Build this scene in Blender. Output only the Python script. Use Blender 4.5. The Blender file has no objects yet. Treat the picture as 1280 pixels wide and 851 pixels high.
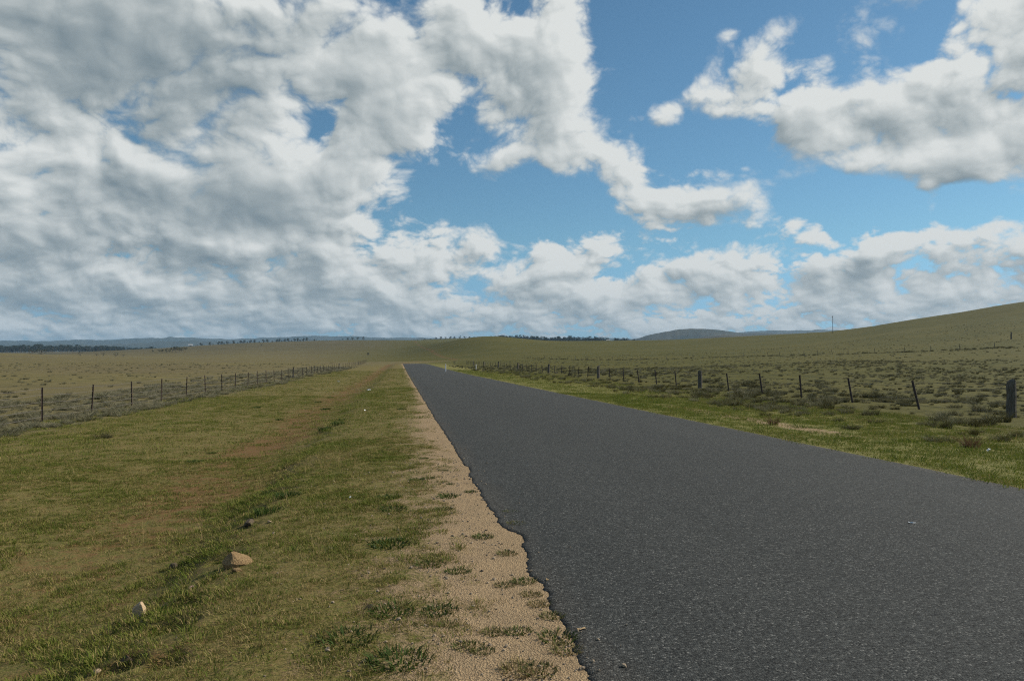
import bpy, bmesh, math, random
import numpy as np
from mathutils import Vector

SC = bpy.context.scene
COL = SC.collection
random.seed(7)
RNG = np.random.default_rng(11)

# ------------------------------------------------------------------ camera
FPX = 967.0                 # focal length in photo pixels (photo is 1280 wide)
HORIZON = 450.0             # photo row of the eye-level horizon
EYE = 1.6
PITCH = math.atan((HORIZON - 425.5) / FPX)
cam_data = bpy.data.cameras.new('camera')
cam = bpy.data.objects.new('camera', cam_data)
COL.objects.link(cam)
cam_data.sensor_width = 36.0
cam_data.lens = 36.0 * FPX / 1280.0
cam_data.clip_start = 0.1
cam_data.clip_end = 200000.0
cam.location = (0.0, 0.0, EYE)
cam.rotation_euler = (math.pi / 2 + PITCH, 0.0, 0.0)
SC.camera = cam


def pix_dir(x, y):
    """unit view direction of a photo pixel"""
    cx, cy = (x - 640.0) / FPX, (425.5 - y) / FPX
    v = Vector((cx, math.cos(PITCH) - cy * math.sin(PITCH), math.sin(PITCH) + cy * math.cos(PITCH)))
    return v.normalized()


# ------------------------------------------------------------------ exposure
SC.view_settings.view_transform = 'Standard'
SC.view_settings.look = 'None'
SC.view_settings.exposure = 0.15
SC.view_settings.gamma = 1.0
SC.view_settings.use_curve_mapping = False
SC.cycles.use_denoising = False
SC.cycles.pixel_filter_type = 'BLACKMAN_HARRIS'
SC.cycles.filter_width = 1.15

# ------------------------------------------------------------------ sun
SUN_AZ = math.radians(66.0)      # clockwise from +Y
SUN_EL = math.radians(34.0)
SUN_DIR = Vector((math.sin(SUN_AZ) * math.cos(SUN_EL), math.cos(SUN_AZ) * math.cos(SUN_EL), math.sin(SUN_EL)))
sun_data = bpy.data.lights.new('sun', 'SUN')
sun_data.energy = 5.0
sun_data.angle = math.radians(0.55)
sun_data.color = (1.0, 0.93, 0.82)
sun = bpy.data.objects.new('sun', sun_data)
COL.objects.link(sun)
sun.location = (60, 20, 80)
sun.rotation_euler = SUN_DIR.to_track_quat('Z', 'Y').to_euler()


# ------------------------------------------------------------------ node helpers
class NB:
    """small builder for node trees"""
    def __init__(self, tree):
        self.t = tree

    def node(self, kind, **kw):
        n = self.t.nodes.new(kind)
        for k, v in kw.items():
            setattr(n, k, v)
        return n

    def put(self, sock, v):
        if isinstance(v, bpy.types.NodeSocket):
            self.t.links.new(v, sock)
        elif v is not None:
            if isinstance(v, (tuple, list)) and len(v) == 3 and sock.type == 'RGBA':
                v = (*v, 1.0)
            sock.default_value = v

    def m(self, op, a, b=None, c=None, clamp=False):
        n = self.node('ShaderNodeMath', operation=op, use_clamp=clamp)
        for i, v in enumerate((a, b, c)):
            if v is not None:
                self.put(n.inputs[i], v)
        return n.outputs[0]

    def v(self, op, a, b=None, scale=None):
        n = self.node('ShaderNodeVectorMath', operation=op)
        self.put(n.inputs[0], a)
        if b is not None:
            self.put(n.inputs[1], b)
        if scale is not None:
            self.put(n.inputs['Scale'], scale)
        return n.outputs['Value'] if op in ('LENGTH', 'DOT_PRODUCT', 'DISTANCE') else n.outputs['Vector']

    def ramp(self, x, a, b, lo=0.0, hi=1.0, kind='SMOOTHSTEP'):
        n = self.node('ShaderNodeMapRange', interpolation_type=kind)
        for i, v in enumerate((x, a, b, lo, hi)):
            self.put(n.inputs[i], v)
        return n.outputs[0]

    def mix(self, f, a, b, mode='MIX'):
        n = self.node('ShaderNodeMix', data_type='RGBA', blend_type=mode)
        self.put(n.inputs[0], f)
        self.put(n.inputs[6], a)
        self.put(n.inputs[7], b)
        return n.outputs[2]

    def mixf(self, f, a, b):
        n = self.node('ShaderNodeMix', data_type='FLOAT')
        self.put(n.inputs[0], f)
        self.put(n.inputs[2], a)
        self.put(n.inputs[3], b)
        return n.outputs[0]

    def noise(self, vec, scale, detail=4.0, rough=0.55, dist=0.0, lac=2.0, out=0):
        n = self.node('ShaderNodeTexNoise')
        self.put(n.inputs['Vector'], vec)
        n.inputs['Scale'].default_value = scale
        n.inputs['Detail'].default_value = detail
        n.inputs['Roughness'].default_value = rough
        n.inputs['Lacunarity'].default_value = lac
        n.inputs['Distortion'].default_value = dist
        return n.outputs[out]

    def voro(self, vec, scale, feature='F1', detail=0.0, rough=0.5, rnd=1.0, smooth=0.3):
        n = self.node('ShaderNodeTexVoronoi', feature=feature)
        self.put(n.inputs['Vector'], vec)
        n.inputs['Scale'].default_value = scale
        n.inputs['Detail'].default_value = detail
        n.inputs['Roughness'].default_value = rough
        n.inputs['Randomness'].default_value = rnd
        if feature == 'SMOOTH_F1':
            n.inputs['Smoothness'].default_value = smooth
        return n

    def sep(self, vec):
        n = self.node('ShaderNodeSeparateXYZ')
        self.put(n.inputs[0], vec)
        return n.outputs

    def comb(self, x, y, z):
        n = self.node('ShaderNodeCombineXYZ')
        for i, v in enumerate((x, y, z)):
            self.put(n.inputs[i], v)
        return n.outputs[0]


# ------------------------------------------------------------------ sky
# Broken cumulus: a table of cloud banks (photo column, row, half width, half
# height, tilt in degrees, weight) turned into directions on the sky sphere.
BANKS = [
    # upper-left bank
    (200, 180, 430, 300, 0, .50), (215, 95, 235, 120, 0, .45), (60, 30, 230, 80, 0, .40), (430, 30, 220, 75, 0, .42),
    (60, 250, 200, 130, 0, .40), (260, 270, 260, 110, 0, .40), (420, 230, 110, 70, 12, .34),
    (330, 340, 380, 70, 0, .45), (470, 300, 80, 36, 0, .34), (30, 170, 110, 60, 0, .20),
    # central tongue
    (690, 40, 75, 75, -25, .52), (600, 110, 130, 70, 0, .42), (500, 150, 90, 70, 0, .40),
    (715, 165, 75, 48, 25, .46), (800, 205, 95, 22, 6, .42), (615, 205, 42, 26, -20, .36),
    (545, 215, 22, 14, 30, .22),
    # middle cloud on the right
    (880, 255, 105, 38, 4, .70), (960, 235, 60, 16, -4, .34), (940, 272, 45, 16, -12, .25),
    # wisps at the top
    (912, 98, 42, 46, 10, .80), (945, 45, 70, 24, -28, .55), (990, 22, 30, 16, -30, .40),
    (935, 122, 70, 30, -30, .42), (830, 134, 56, 20, -12, .55), (858, 118, 26, 14, -30, .3), (770, 85, 40, 14, -20, .3),
    # large right bank
    (1060, 130, 110, 60, 35, .60), (1010, 165, 60, 42, 25, .45), (1170, 115, 130, 75, 0, .50),
    (1245, 50, 85, 80, 0, .62), (1130, 190, 85, 40, 0, .46), (1245, 160, 90, 55, 0, .46),
    (1085, 55, 85, 36, -38, .70), (1330, 110, 120, 110, 0, .5),
    (1166, 258, 18, 26, -20, .70), (1160, 232, 12, 9, 0, .4), (605, 296, 24, 32, 0, .50), (553, 288, 24, 14, 0, .35),
    (1250, 213, 50, 9, 0, .4),
    # low line of cumulus
    (450, 335, 100, 60, 0, .36), (600, 365, 180, 50, 0, .40), (560, 335, 60, 18, 0, .2), (700, 340, 70, 22, 0, .28),
    (790, 325, 75, 36, 0, .50), (890, 325, 70, 34, 0, .44), (1000, 310, 45, 42, -20, .46), (1015, 280, 22, 20, -30, .4),
    (1130, 325, 140, 40, -4, .56), (1230, 318, 90, 28, -4, .46), (1000, 365, 330, 42, 0, .40), (1300, 340, 90, 40, 0, .3),
    # open blue
    (600, 255, 140, 50, 0, -.62), (410, 155, 26, 48, 8, -.60), (470, 70, 34, 18, 0, -.40), (395, 100, 20, 12, 0, -.35),
    (58, 92, 34, 16, 15, -.46), (140, 182, 50, 18, 10, -.26), (125, 210, 26, 20, 0, -.2), (185, 140, 95, 45, 0, .42), (120, 140, 110, 42, 0, .34), (525, 105, 80, 60, 0, .30), (330, 315, 80, 40, 0, .3), (40, 130, 70, 50, 0, .25), (600, 150, 45, 40, 0, .3), (240, 240, 30, 14, 0, -.1),
    (640, 8, 46, 22, 0, -.80), (800, 95, 75, 95, 0, -.80), (810, 20, 80, 50, 0, -.5), (880, 178, 75, 30, -15, -.75), (960, 170, 30, 30, 0, -.4), (1020, 235, 60, 30, 0, -.40),
    (1060, 262, 110, 34, 0, -.62), (1240, 258, 90, 26, 0, -.60), (700, 270, 110, 40, 0, -.62), (830, 235, 40, 8, 10, -.3), (1055, 310, 20, 22, 0, -.30),
    (1165, 30, 20, 34, 20, -.60), (1000, 75, 30, 36, 0, -.40), (850, 352, 40, 9, 0, -.34), (1240, 350, 40, 8, 0, -.2),
]
# thicker cloud in the middle of the left bank
FILLS = [(135, 142, 110, 48, 0, .32), (353, 322, 60, 30, 0, .30), (437, 25, 70, 30, 0, .25), (220, 180, 380, 260, 0, .05), (520, 130, 60, 50, 0, .2),
         (880, 300, 60, 16, 0, -.25), (850, 225, 50, 12, 10, -.2)]
# underside and sunlit-side hints: weight > 0 greyer, < 0 brighter
SHADES = [
    (215, 115, 185, 85, 0, .55), (90, 25, 230, 60, 0, .32), (330, 60, 120, 60, 0, .22), (420, 25, 120, 45, 0, .22),
    (290, 255, 175, 42, 4, .62), (60, 305, 150, 38, 0, .55), (330, 335, 120, 26, 0, .50), (90, 255, 120, 26, 0, .26),
    (140, 230, 60, 18, 0, .30), (110, 360, 260, 24, 0, .42), (480, 205, 90, 20, -10, .34), (600, 75, 90, 40, 20, .22),
    (640, 135, 70, 24, 0, .22), (480, 330, 100, 16, 0, .25), (560, 380, 220, 20, 0, .26), (250, 395, 360, 18, 0, .36),
    (1190, 145, 90, 24, -4, .34), (1240, 120, 60, 20, 0, .24), (1080, 150, 60, 16, 20, .25), (895, 268, 42, 16, 0, .55),
    (1120, 345, 120, 20, 0, .52), (1030, 350, 90, 16, 0, .36), (830, 335, 60, 14, 0, .30), (770, 335, 30, 10, 0, .2), (1230, 375, 90, 10, 0, .26),
    (375, 115, 48, 62, 0, -.50), (340, 180, 60, 20, 0, -.35), (220, 205, 60, 26, 0, -.34), (430, 200, 80, 26, 0, -.28), (60, 190, 60, 18, 0, -.35),
    (50, 262, 46, 14, 0, -.40), (310, 312, 34, 14, 0, -.55), (480, 290, 50, 16, 0, -.35), (140, 300, 40, 10, 0, -.2), (1120, 200, 90, 14, 0, -.3),
    (1040, 40, 50, 26, -35, -.3), (1260, 60, 60, 40, 0, -.25), (720, 20, 40, 40, 0, -.2), (1150, 300, 120, 12, -4, -.35),
]

_P = np.random.default_rng(5).permutation(256).astype(np.int32)
_P = np.concatenate([_P, _P, _P])
_G3 = np.random.default_rng(6).normal(size=(256, 3)).astype(np.float32)
_G3 /= np.linalg.norm(_G3, axis=1, keepdims=True)


def perlin(x, y, z):
    xi, yi, zi = np.floor(x).astype(np.int32), np.floor(y).astype(np.int32), np.floor(z).astype(np.int32)
    xf, yf, zf = (x - xi).astype(np.float32), (y - yi).astype(np.float32), (z - zi).astype(np.float32)
    xi &= 255; yi &= 255; zi &= 255
    u, v, w = (t * t * t * (t * (t * 6 - 15) + 10) for t in (xf, yf, zf))
    out = 0
    for dx in (0, 1):
        a = _P[xi + dx]
        wx = u if dx else 1 - u
        for dy in (0, 1):
            b = _P[a + yi + dy]
            wxy = wx * (v if dy else 1 - v)
            for dz in (0, 1):
                g = _G3[_P[b + zi + dz]]
                out = out + wxy * (w if dz else 1 - w) * (g[..., 0] * (xf - dx) + g[..., 1] * (yf - dy) + g[..., 2] * (zf - dz))
    return out


def fbm(p, scale, octaves, rough=0.55, billow=False, seed=0.0):
    amp, tot, acc, f = 1.0, 0.0, 0.0, scale
    for i in range(octaves):
        n = perlin(p[0] * f + 17.3 * i + seed, p[1] * f + 9.1 * i + seed, p[2] * f + 4.7 * i)
        if billow:
            n = np.abs(n) * 1.5 - 0.30
        acc = acc + amp * n
        tot += amp
        amp *= rough
        f *= 2.03
    return acc / tot * 1.6


def sstep(x, a, b):
    t = np.clip((x - a) / (b - a), 0, 1)
    return t * t * (3 - 2 * t)


def pix_ang(x, y):
    cx, cy = (x - 640.0) / FPX, (425.5 - y) / FPX
    v = np.array([cx, math.cos(PITCH) - cy * math.sin(PITCH), math.sin(PITCH) + cy * math.cos(PITCH)])
    v /= np.linalg.norm(v)
    return math.atan2(v[0], v[1]), math.asin(v[2])


def bank_sum(rows, az, el):
    acc = np.zeros_like(az)
    for (x, y, rx, ry, ang, w) in rows:
        ca, ce = pix_ang(x, y)
        c, s = math.cos(math.radians(ang)), math.sin(math.radians(ang))
        u, v = az - ca, el - ce
        a = (c * u - s * v) / (1.5 * rx / FPX)
        b = (s * u + c * v) / (1.5 * ry / FPX)
        acc += w * sstep(np.sqrt(a * a + b * b), 1.0, 0.0)
    return acc


def boxblur(a, r, axis):
    if r < 1:
        return a
    pad = [(0, 0), (0, 0)]
    pad[axis] = (r + 1, r)
    c = np.cumsum(np.pad(a, pad, mode='edge').astype(np.float64), axis=axis)
    n = 2 * r + 1
    if axis == 0:
        return ((c[n:] - c[:-n]) / n).astype(np.float32)
    return ((c[:, n:] - c[:, :-n]) / n).astype(np.float32)


def blur(a, r):
    for _ in range(2):
        a = boxblur(boxblur(a, r, 0), r, 1)
    return a


def shift(a, dx, dy):
    """value of a at (col + dx, row + dy), edges held"""
    h, w = a.shape
    ix = np.clip(np.arange(w) + int(round(dx)), 0, w - 1)
    iy = np.clip(np.arange(h) + int(round(dy)), 0, h - 1)
    return a[iy][:, ix]


AMP = 1.30


def make_clouds(a0, a1, e0, e1, w, h):
    """RGBA clouds over a span of azimuth and elevation (row 0 lowest)"""
    az, el = np.meshgrid(np.linspace(a0, a1, w, dtype=np.float32), np.linspace(e0, e1, h, dtype=np.float32))
    d = (np.sin(az) * np.cos(el), np.cos(az) * np.cos(el), np.sin(el))
    px = w / (a1 - a0)                      # pixels per radian
    def q(k):
        return (d[0], d[1], d[2] * k)
    wx = fbm(q(1.4), 7.0, 3, seed=3.1) * 0.030
    wz = fbm(q(1.4), 7.0, 3, seed=8.7) * 0.022
    def qw(k):
        return (d[0] + wx, d[1] + wx * 0.4, d[2] * k + wz)
    hi = fbm(qw(1.35), 4.5, 8, 0.55) + 0.78 * fbm(qw(1.3), 10.0, 7, 0.60, True)
    me = fbm(qw(1.6), 11.0, 7, 0.55, seed=2.0) + 0.75 * fbm(qw(1.6), 24.0, 5, 0.56, True)
    lo = 1.15 * fbm(qw(2.1), 18.0, 7, 0.57, seed=5.0) + 0.75 * fbm(qw(2.1), 42.0, 5, 0.58, True)
    n = me + (hi - me) * sstep(el, 0.10, 0.28)
    n = lo + (n - lo) * sstep(el, 0.03, 0.11)
    cover = 0.62 * np.tanh(bank_sum(BANKS, az, el) / 0.62)
    inview = sstep(np.abs(az), 0.86, 0.64) * sstep(el, 0.56, 0.45)
    drift = (fbm(d, 2.1, 2, seed=1.0) + 0.10) * 0.9
    base = cover + (drift - 0.10) * (1 - inview) + 0.30 * sstep(el, 0.135, 0.07) + (0.16 + 0.14 * sstep(az, 0.05, -0.3)) * sstep(el, 0.08, 0.03) - 0.05
    base = base + bank_sum(FILLS, az, el)
    D = base + AMP * n * (1 + 0.25 * sstep(el, 0.13, 0.05))
    Dp = np.clip(D, 0, 1.2)
    edge = 0.20 + 0.25 * sstep(fbm(q(1.2), 5.0, 2, seed=12.0), -.3, .3)
    alpha = sstep(D, -0.10, edge + .05) ** 1.1
    # light through the cloud: thickness summed towards the sun (up and right)
    soft = blur(Dp, max(1, int(0.007 * px)))
    sh_hi, sh_lo = 0, 0
    for k, s in enumerate((0.010, 0.022, 0.040, 0.065, 0.095)):
        sh_hi = sh_hi + shift(soft, 0.72 * s * px, 0.70 * s * px) * (1.0, 1.0, .9, .8, .7)[k]
        sh_lo = sh_lo + shift(soft, 0.5 * .32 * s * px, 0.85 * .32 * s * px) * (1.0, 1.0, .9, .8, .7)[k]
    up = sh_lo + (sh_hi - sh_lo) * sstep(el, 0.07, 0.25)
    relief_hi = D - shift(blur(D, max(1, int(0.003 * px))), 0.006 * px, 0.007 * px)
    relief_wide = blur(D, max(1, int(.004 * px))) - shift(blur(D, max(1, int(0.006 * px))), 0.016 * px, 0.016 * px)
    relief_low = D - shift(blur(D, max(1, int(0.0016 * px))), 0.0026 * px, 0.0036 * px)
    relief_hi = 0.30 * relief_low + relief_hi * sstep(el, 0.05, 0.16) + 0.45 * relief_low * sstep(el, 0.16, 0.05)
    relief = (1.5 * relief_hi + 1.5 * relief_wide) * (0.85 + 0.15 * sstep(el, 0.05, 0.15))
    tint = bank_sum(SHADES, az, el)
    relief = relief * (1 - 0.45 * sstep(blur(Dp, int(0.02 * px)), 0.30, 0.75) * sstep(el, 0.06, 0.16))
    tau = (0.30 * (0.45 * Dp + 0.55 * soft) + 0.17 * up) * (0.55 + 0.45 * sstep(el, 0.06, 0.17))
    shade = 0.03 + 0.60 * (1 - np.exp(-1.0 * tau)) + 0.54 * tint - relief * 0.42
    shade = shade + 0.09 * sstep(el, 0.12, 0.02)
    shade = np.clip(shade, 0, 1)
    key = np.array([0.0, 0.30, 0.62, 1.0])
    cols = np.array([(0.675, 0.695, 0.68), (0.485, 0.52, 0.52), (0.30, 0.345, 0.36), (0.165, 0.215, 0.245)])
    rgb = np.stack([np.interp(shade, key, cols[:, c]) for c in range(3)], -1)
    far = (0.20 * sstep(el, 0.12, 0.005))[..., None]
    rgb = rgb * (1 - far) + np.array((0.34, 0.43, 0.49)) * far
    return np.concatenate([rgb, alpha[..., None]], -1).astype(np.float32)


def float_image(name, arr):
    h, w = arr.shape[:2]
    im = bpy.data.images.new(name, w, h, alpha=True, float_buffer=True)
    im.colorspace_settings.name = 'Non-Color'
    im.alpha_mode = 'CHANNEL_PACKED'
    im.pixels.foreach_set(np.ascontiguousarray(arr, dtype=np.float32).ravel())
    im.update()
    return im


world = bpy.data.worlds.new('World')
SC.world = world
world.use_nodes = True
world.cycles.sampling_method = 'MANUAL'
world.cycles.sample_map_resolution = 1024
wt = world.node_tree
for n in list(wt.nodes):
    wt.nodes.remove(n)
W = NB(wt)
FA, FE0, FE1 = math.radians(46), math.radians(-2), math.radians(36)
front = float_image('front_clouds', make_clouds(-FA, FA, FE0, FE1, 1840, 760))
around = float_image('clouds_around', make_clouds(-math.pi, math.pi, FE0, math.pi / 2, 768, 200))
direction = W.v('NORMALIZE', W.node('ShaderNodeTexCoord').outputs['Generated'])
sx, sy, sz = W.sep(direction)
az = W.m('ARCTAN2', sx, sy)
el = W.m('ARCSINE', sz)


def lookup(img, a0, a1, e0, e1):
    n = W.node('ShaderNodeTexImage', interpolation='Linear', extension='EXTEND')
    n.image = img
    W.put(n.inputs['Vector'], W.comb(W.ramp(az, a0, a1, kind='LINEAR'), W.ramp(el, e0, e1, kind='LINEAR'), 0.0))
    return n.outputs['Color'], n.outputs['Alpha']


fc, fa = lookup(front, -FA, FA, FE0, FE1)
rc, ra = lookup(around, -math.pi, math.pi, FE0, math.pi / 2)
infront = W.m('MULTIPLY', W.ramp(W.m('ABSOLUTE', az), FA, FA - .05), W.ramp(el, FE1, FE1 - .04))
ccol = W.mix(infront, rc, fc)
alpha = W.mixf(infront, ra, fa)
sky = W.node('ShaderNodeTexSky', sky_type='NISHITA')
sky.sun_disc = False
sky.sun_elevation = SUN_EL
sky.sun_rotation = SUN_AZ
sky.altitude = 900.0
sky.air_density = 1.0
sky.dust_density = 0.5
sky.ozone_density = 1.5
SKY_STRENGTH = 0.10
skycol = W.v('MULTIPLY', sky.outputs[0], W.mix(W.ramp(el, 0.0, 0.16), (.42, .66, 1.02), (.55, .79, .82)))
cloudcol = W.v('SCALE', ccol, scale=1.0 / SKY_STRENGTH)
bg = W.node('ShaderNodeBackground')
W.put(bg.inputs['Color'], W.mix(alpha, skycol, cloudcol))
bg.inputs['Strength'].default_value = SKY_STRENGTH
wo = W.node('ShaderNodeOutputWorld')
wt.links.new(bg.outputs[0], wo.inputs[0])

# ================================================================== terrain
# The road runs straight from the camera; s = metres right of its left edge,
# t = metres along it.
TH = math.atan(0.1458)
ROAD_W = 6.75
_L = np.array([0.41, 3.98])
_T = np.array([-math.sin(TH), math.cos(TH)])
_N = np.array([math.cos(TH), math.sin(TH)])


def st_of(x, y):
    return (x - _L[0]) * _N[0] + (y - _L[1]) * _N[1], (x - _L[0]) * _T[0] + (y - _L[1]) * _T[1]


def xy_of(s, t):
    return _L[0] + s * _N[0] + t * _T[0], _L[1] + s * _N[1] + t * _T[1]


def road_bend(t):
    """sideways swing of the road far ahead (it curves right past the crest)"""
    u = np.clip(t - 225.0, 0, 120)
    return u * u * 0.0020


def road_z(t):
    return 0.50 * sstep(t, 70.0, 230.0) - 3.4 * sstep(t, 225.0, 400.0)


# country beyond the verges: for bearings across the view, the height of the
# land at growing distances (as the sight-line row it meets, from the camera)
_COLS = {
    -500: [(40, 503), (60, 484), (120, 466), (250, 456), (500, 449), (800, 444), (1600, 452), (2400, 446), (4000, 444), (9000, 448)],
    0:    [(40, 503), (60, 484), (120, 466), (250, 455), (500, 447), (800, 441.5), (1600, 450), (2400, 441), (4000, 442), (9000, 448)],
    100:  [(40, 503), (60, 484), (120, 466), (250, 455), (500, 448), (800, 445), (1300, 440.5), (2400, 439.5), (4000, 441), (9000, 448)],
    190:  [(40, 503), (60, 483), (120, 466), (250, 455), (500, 449), (800, 447), (1500, 436.5), (2400, 444), (4000, 440), (9000, 448)],
    300:  [(40, 501), (60, 483), (120, 466), (250, 455), (500, 449), (800, 446), (1600, 430), (2600, 438), (4000, 440), (9000, 448)],
    400:  [(40, 497), (60, 479), (120, 465), (250, 455), (500, 449.5), (800, 445), (1600, 426.5), (2600, 434), (4000, 440), (9000, 448)],
    500:  [(40, 491), (60, 476), (120, 463), (250, 454), (500, 449), (800, 443), (1500, 425), (2600, 430), (4000, 440), (9000, 448)],
    560:  [(40, 489), (60, 476), (120, 463), (250, 454), (450, 447), (760, 427), (1500, 427.5), (2600, 425), (4000, 440), (9000, 448)],
    605:  [(40, 489), (60, 476), (120, 462.5), (250, 453.5), (450, 442), (760, 420), (1500, 430), (2500, 425), (4000, 440), (9000, 448)],
    650:  [(40, 489), (60, 477), (120, 462.5), (250, 453), (450, 440), (760, 423.5), (1500, 432), (2400, 427), (4000, 440), (9000, 448)],
    690:  [(40, 489), (60, 477), (120, 462), (250, 452), (450, 439), (850, 427), (1500, 434), (2400, 428), (4000, 440), (9000, 448)],
    800:  [(40, 493), (60, 478), (120, 461), (250, 449.5), (450, 438), (850, 426), (1500, 434), (2400, 430), (4000, 440), (9000, 448)],
    960:  [(40, 497), (60, 479), (120, 458), (250, 445), (450, 431), (750, 420), (1500, 432), (2400, 440), (4000, 444), (9000, 448)],
    1060: [(40, 497), (60, 478), (120, 455), (250, 440), (450, 423), (650, 412), (1400, 430), (2400, 440), (4000, 444), (9000, 448)],
    1130: [(40, 496), (60, 476), (120, 453), (250, 436), (430, 413.5), (620, 402), (1400, 428), (2400, 440), (4000, 444), (9000, 448)],
    1200: [(40, 495), (60, 475), (120, 451), (250, 431), (430, 406), (620, 393), (1400, 428), (2400, 440), (4000, 444), (9000, 448)],
    1280: [(40, 493), (60, 473), (120, 448), (250, 424), (420, 395), (580, 379), (1400, 428), (2400, 440), (4000, 444), (9000, 448)],
    1700: [(40, 490), (60, 468), (120, 438), (250, 405), (420, 365), (600, 335), (1400, 420), (2400, 440), (4000, 444), (9000, 448)],
}
_LD = np.linspace(math.log(30), math.log(12000), 260)


def _pchip(xk, yk, x):
    xk, yk = np.asarray(xk, float), np.asarray(yk, float)
    h = np.diff(xk)
    dl = np.diff(yk) / h
    m = np.zeros_like(yk)
    for i in range(1, len(yk) - 1):
        if dl[i - 1] * dl[i] > 0:
            m[i] = 2 * dl[i - 1] * dl[i] / (dl[i - 1] + dl[i])
    m[0], m[-1] = dl[0], dl[-1]
    i = np.clip(np.searchsorted(xk, x) - 1, 0, len(h) - 1)
    u = np.clip((x - xk[i]) / h[i], 0, 1)
    return (yk[i] * (1 + 2 * u) * (1 - u) ** 2 + m[i] * h[i] * u * (1 - u) ** 2
            + yk[i + 1] * u * u * (3 - 2 * u) + m[i + 1] * h[i] * u * u * (u - 1))


def _build_table():
    bear, prof = [], []
    for x, rows in _COLS.items():
        cosb = math.cos(math.atan((x - 640) / FPX))
        bear.append(math.atan((x - 640) / FPX))
        z = []
        for dd, y in rows:
            z.append(EYE + (HORIZON - y) / FPX * dd * cosb)     # dd is true distance
        p = _pchip([math.log(r[0]) for r in rows], z, _LD)
        prof.append(p)
    bear, prof = np.array(bear), np.array(prof)
    fine = np.linspace(bear[0], bear[-1], 300)
    tab = np.stack([_pchip(bear, prof[:, j], fine) for j in range(len(_LD))], 1)
    k = 5                                                     # smooth across bearings
    pad = np.pad(tab, ((k, k), (0, 0)), mode='edge')
    tab = sum(pad[i:i + tab.shape[0]] for i in range(2 * k + 1)) / (2 * k + 1)
    return fine, tab


_FB, _TAB = _build_table()


def country_z(x, y):
    d = np.hypot(x, y)
    b = np.clip(np.arctan2(x, y), _FB[0], _FB[-1])
    i = (b - _FB[0]) / (_FB[1] - _FB[0])
    j = np.clip((np.log(np.maximum(d, 1)) - _LD[0]) / (_LD[1] - _LD[0]), 0, len(_LD) - 1.001)
    i0 = np.clip(i.astype(int), 0, len(_FB) - 2)
    j0 = j.astype(int)
    fi, fj = i - i0, j - j0
    T = _TAB
    z = (T[i0, j0] * (1 - fi) + T[i0 + 1, j0] * fi) * (1 - fj) + (T[i0, j0 + 1] * (1 - fi) + T[i0 + 1, j0 + 1] * fi) * fj
    return z


_XS_S = [-200, -30, -17, -13, -10.5, -7.5, -5.0, -3.9, -3.1, -2.55, -2.2, -1.0, 0.0, 3.4, 6.75, 8.0, 9.5, 12, 16, 22, 30, 200]
_XS_Z = [-.55, -.55, -.55, -.52, -.47, -.42, -.46, -.44, -.36, -.13, -.06, -.025, -.008, .03, -.012, -.06, -.12, -.26, -.36, -.40, -.40, -.40]


def n2(x, y, f, seed=0.0):
    return perlin(np.asarray(x) * f + seed, np.asarray(y) * f + seed * 1.7, np.zeros_like(np.asarray(x, dtype=float)) + seed)


def _pit(px, py, rad, dep, drop=.17):
    d = pix_dir(px, py)
    k = (EYE + drop) / -d.z
    return d.x * k, d.y * k, rad, dep


# little washed-out hollows along the broken bank
PITS = [_pit(280, 704, .13, .09), _pit(160, 776, .10, .07), _pit(215, 792, .14, .09), _pit(302, 660, .15, .09, .13), _pit(352, 614, .16, .08, .12),
        _pit(150, 840, .12, .09), _pit(205, 846, .12, .08), _pit(236, 762, .16, .07), _pit(318, 632, .14, .08, .12), _pit(345, 592, .2, .08, .12)]


def ground_z(x, y, fine=True):
    x, y = np.asarray(x, float), np.asarray(y, float)
    s, t = st_of(x, y)
    sb = s - road_bend(t)
    d = np.hypot(x, y)
    # the batter edge wavers
    near = _pchip(_XS_S, _XS_Z, sb + 0.22 * n2(x, y, .45, 3.3) * sstep(np.abs(sb + 2.6), 1.6, .6))
    near = near + .05 * np.exp(-((sb + 3.0) / .8) ** 2) * sstep(t, 7, 16) - .03 * np.exp(-((sb + 2.3) / .5) ** 2) * sstep(t, 5, 14)
    near = near + road_z(t) * sstep(np.abs(sb - 3.4), 30.0, 7.0)
    far = country_z(x, y)
    k = sstep(d, 45.0, 110.0) * sstep(np.abs(sb - 3.4), 9.0, 34.0) + sstep(d, 210.0, 300.0) * (1 - sstep(np.abs(sb - 3.4), 9.0, 34.0))
    k = np.where(y < 0, 0.0, np.clip(k, 0, 1)) * sstep(np.arctan2(y, np.abs(x) + 1e-6), 0.15, 0.45)
    z = near * (1 - k) + far * k
    if fine:
        off = sstep(np.maximum(-sb, sb - ROAD_W), 0.0, 0.8)
        rough = 0.6 + 1.6 * np.clip(sstep(sb, -9.5, -12) + sstep(sb, 9.5, 12), 0, 1)
        calm = sstep(-sb, 0.0, 2.2) * (1 - sstep(sb, -.01, 0)) + sstep(sb, ROAD_W, 8.0)
        near_w = sstep(d, 80, 30)
        z = z + near_w * calm * rough * (0.028 * n2(x, y, 1.3, 1.1) + 0.018 * n2(x, y, 4.0, 2.2) + 0.010 * n2(x, y, 11.0, 4.1))
        for cx, cy, rad, dep in PITS:
            q = ((x - cx) ** 2 + (y - cy) ** 2) / rad ** 2
            z = z - dep * np.exp(-q * q)
        z = z + off * sstep(d, 25, 120) * (0.24 * n2(x, y, .12, 6.1) + .16 * n2(x, y, .35, 7.7) + .12 * n2(x, y, .85, 5.7) * sstep(d, 130, 60)) * sstep(np.abs(sb - 3.4), 8, 20)
        z = z + sstep(d, 250, 700) * (1.1 * n2(x, y, .011, 9.4) + .5 * n2(x, y, .03, 5.5))
    return z


def gz(x, y):
    return float(ground_z(np.array([x]), np.array([y]))[0])


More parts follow.
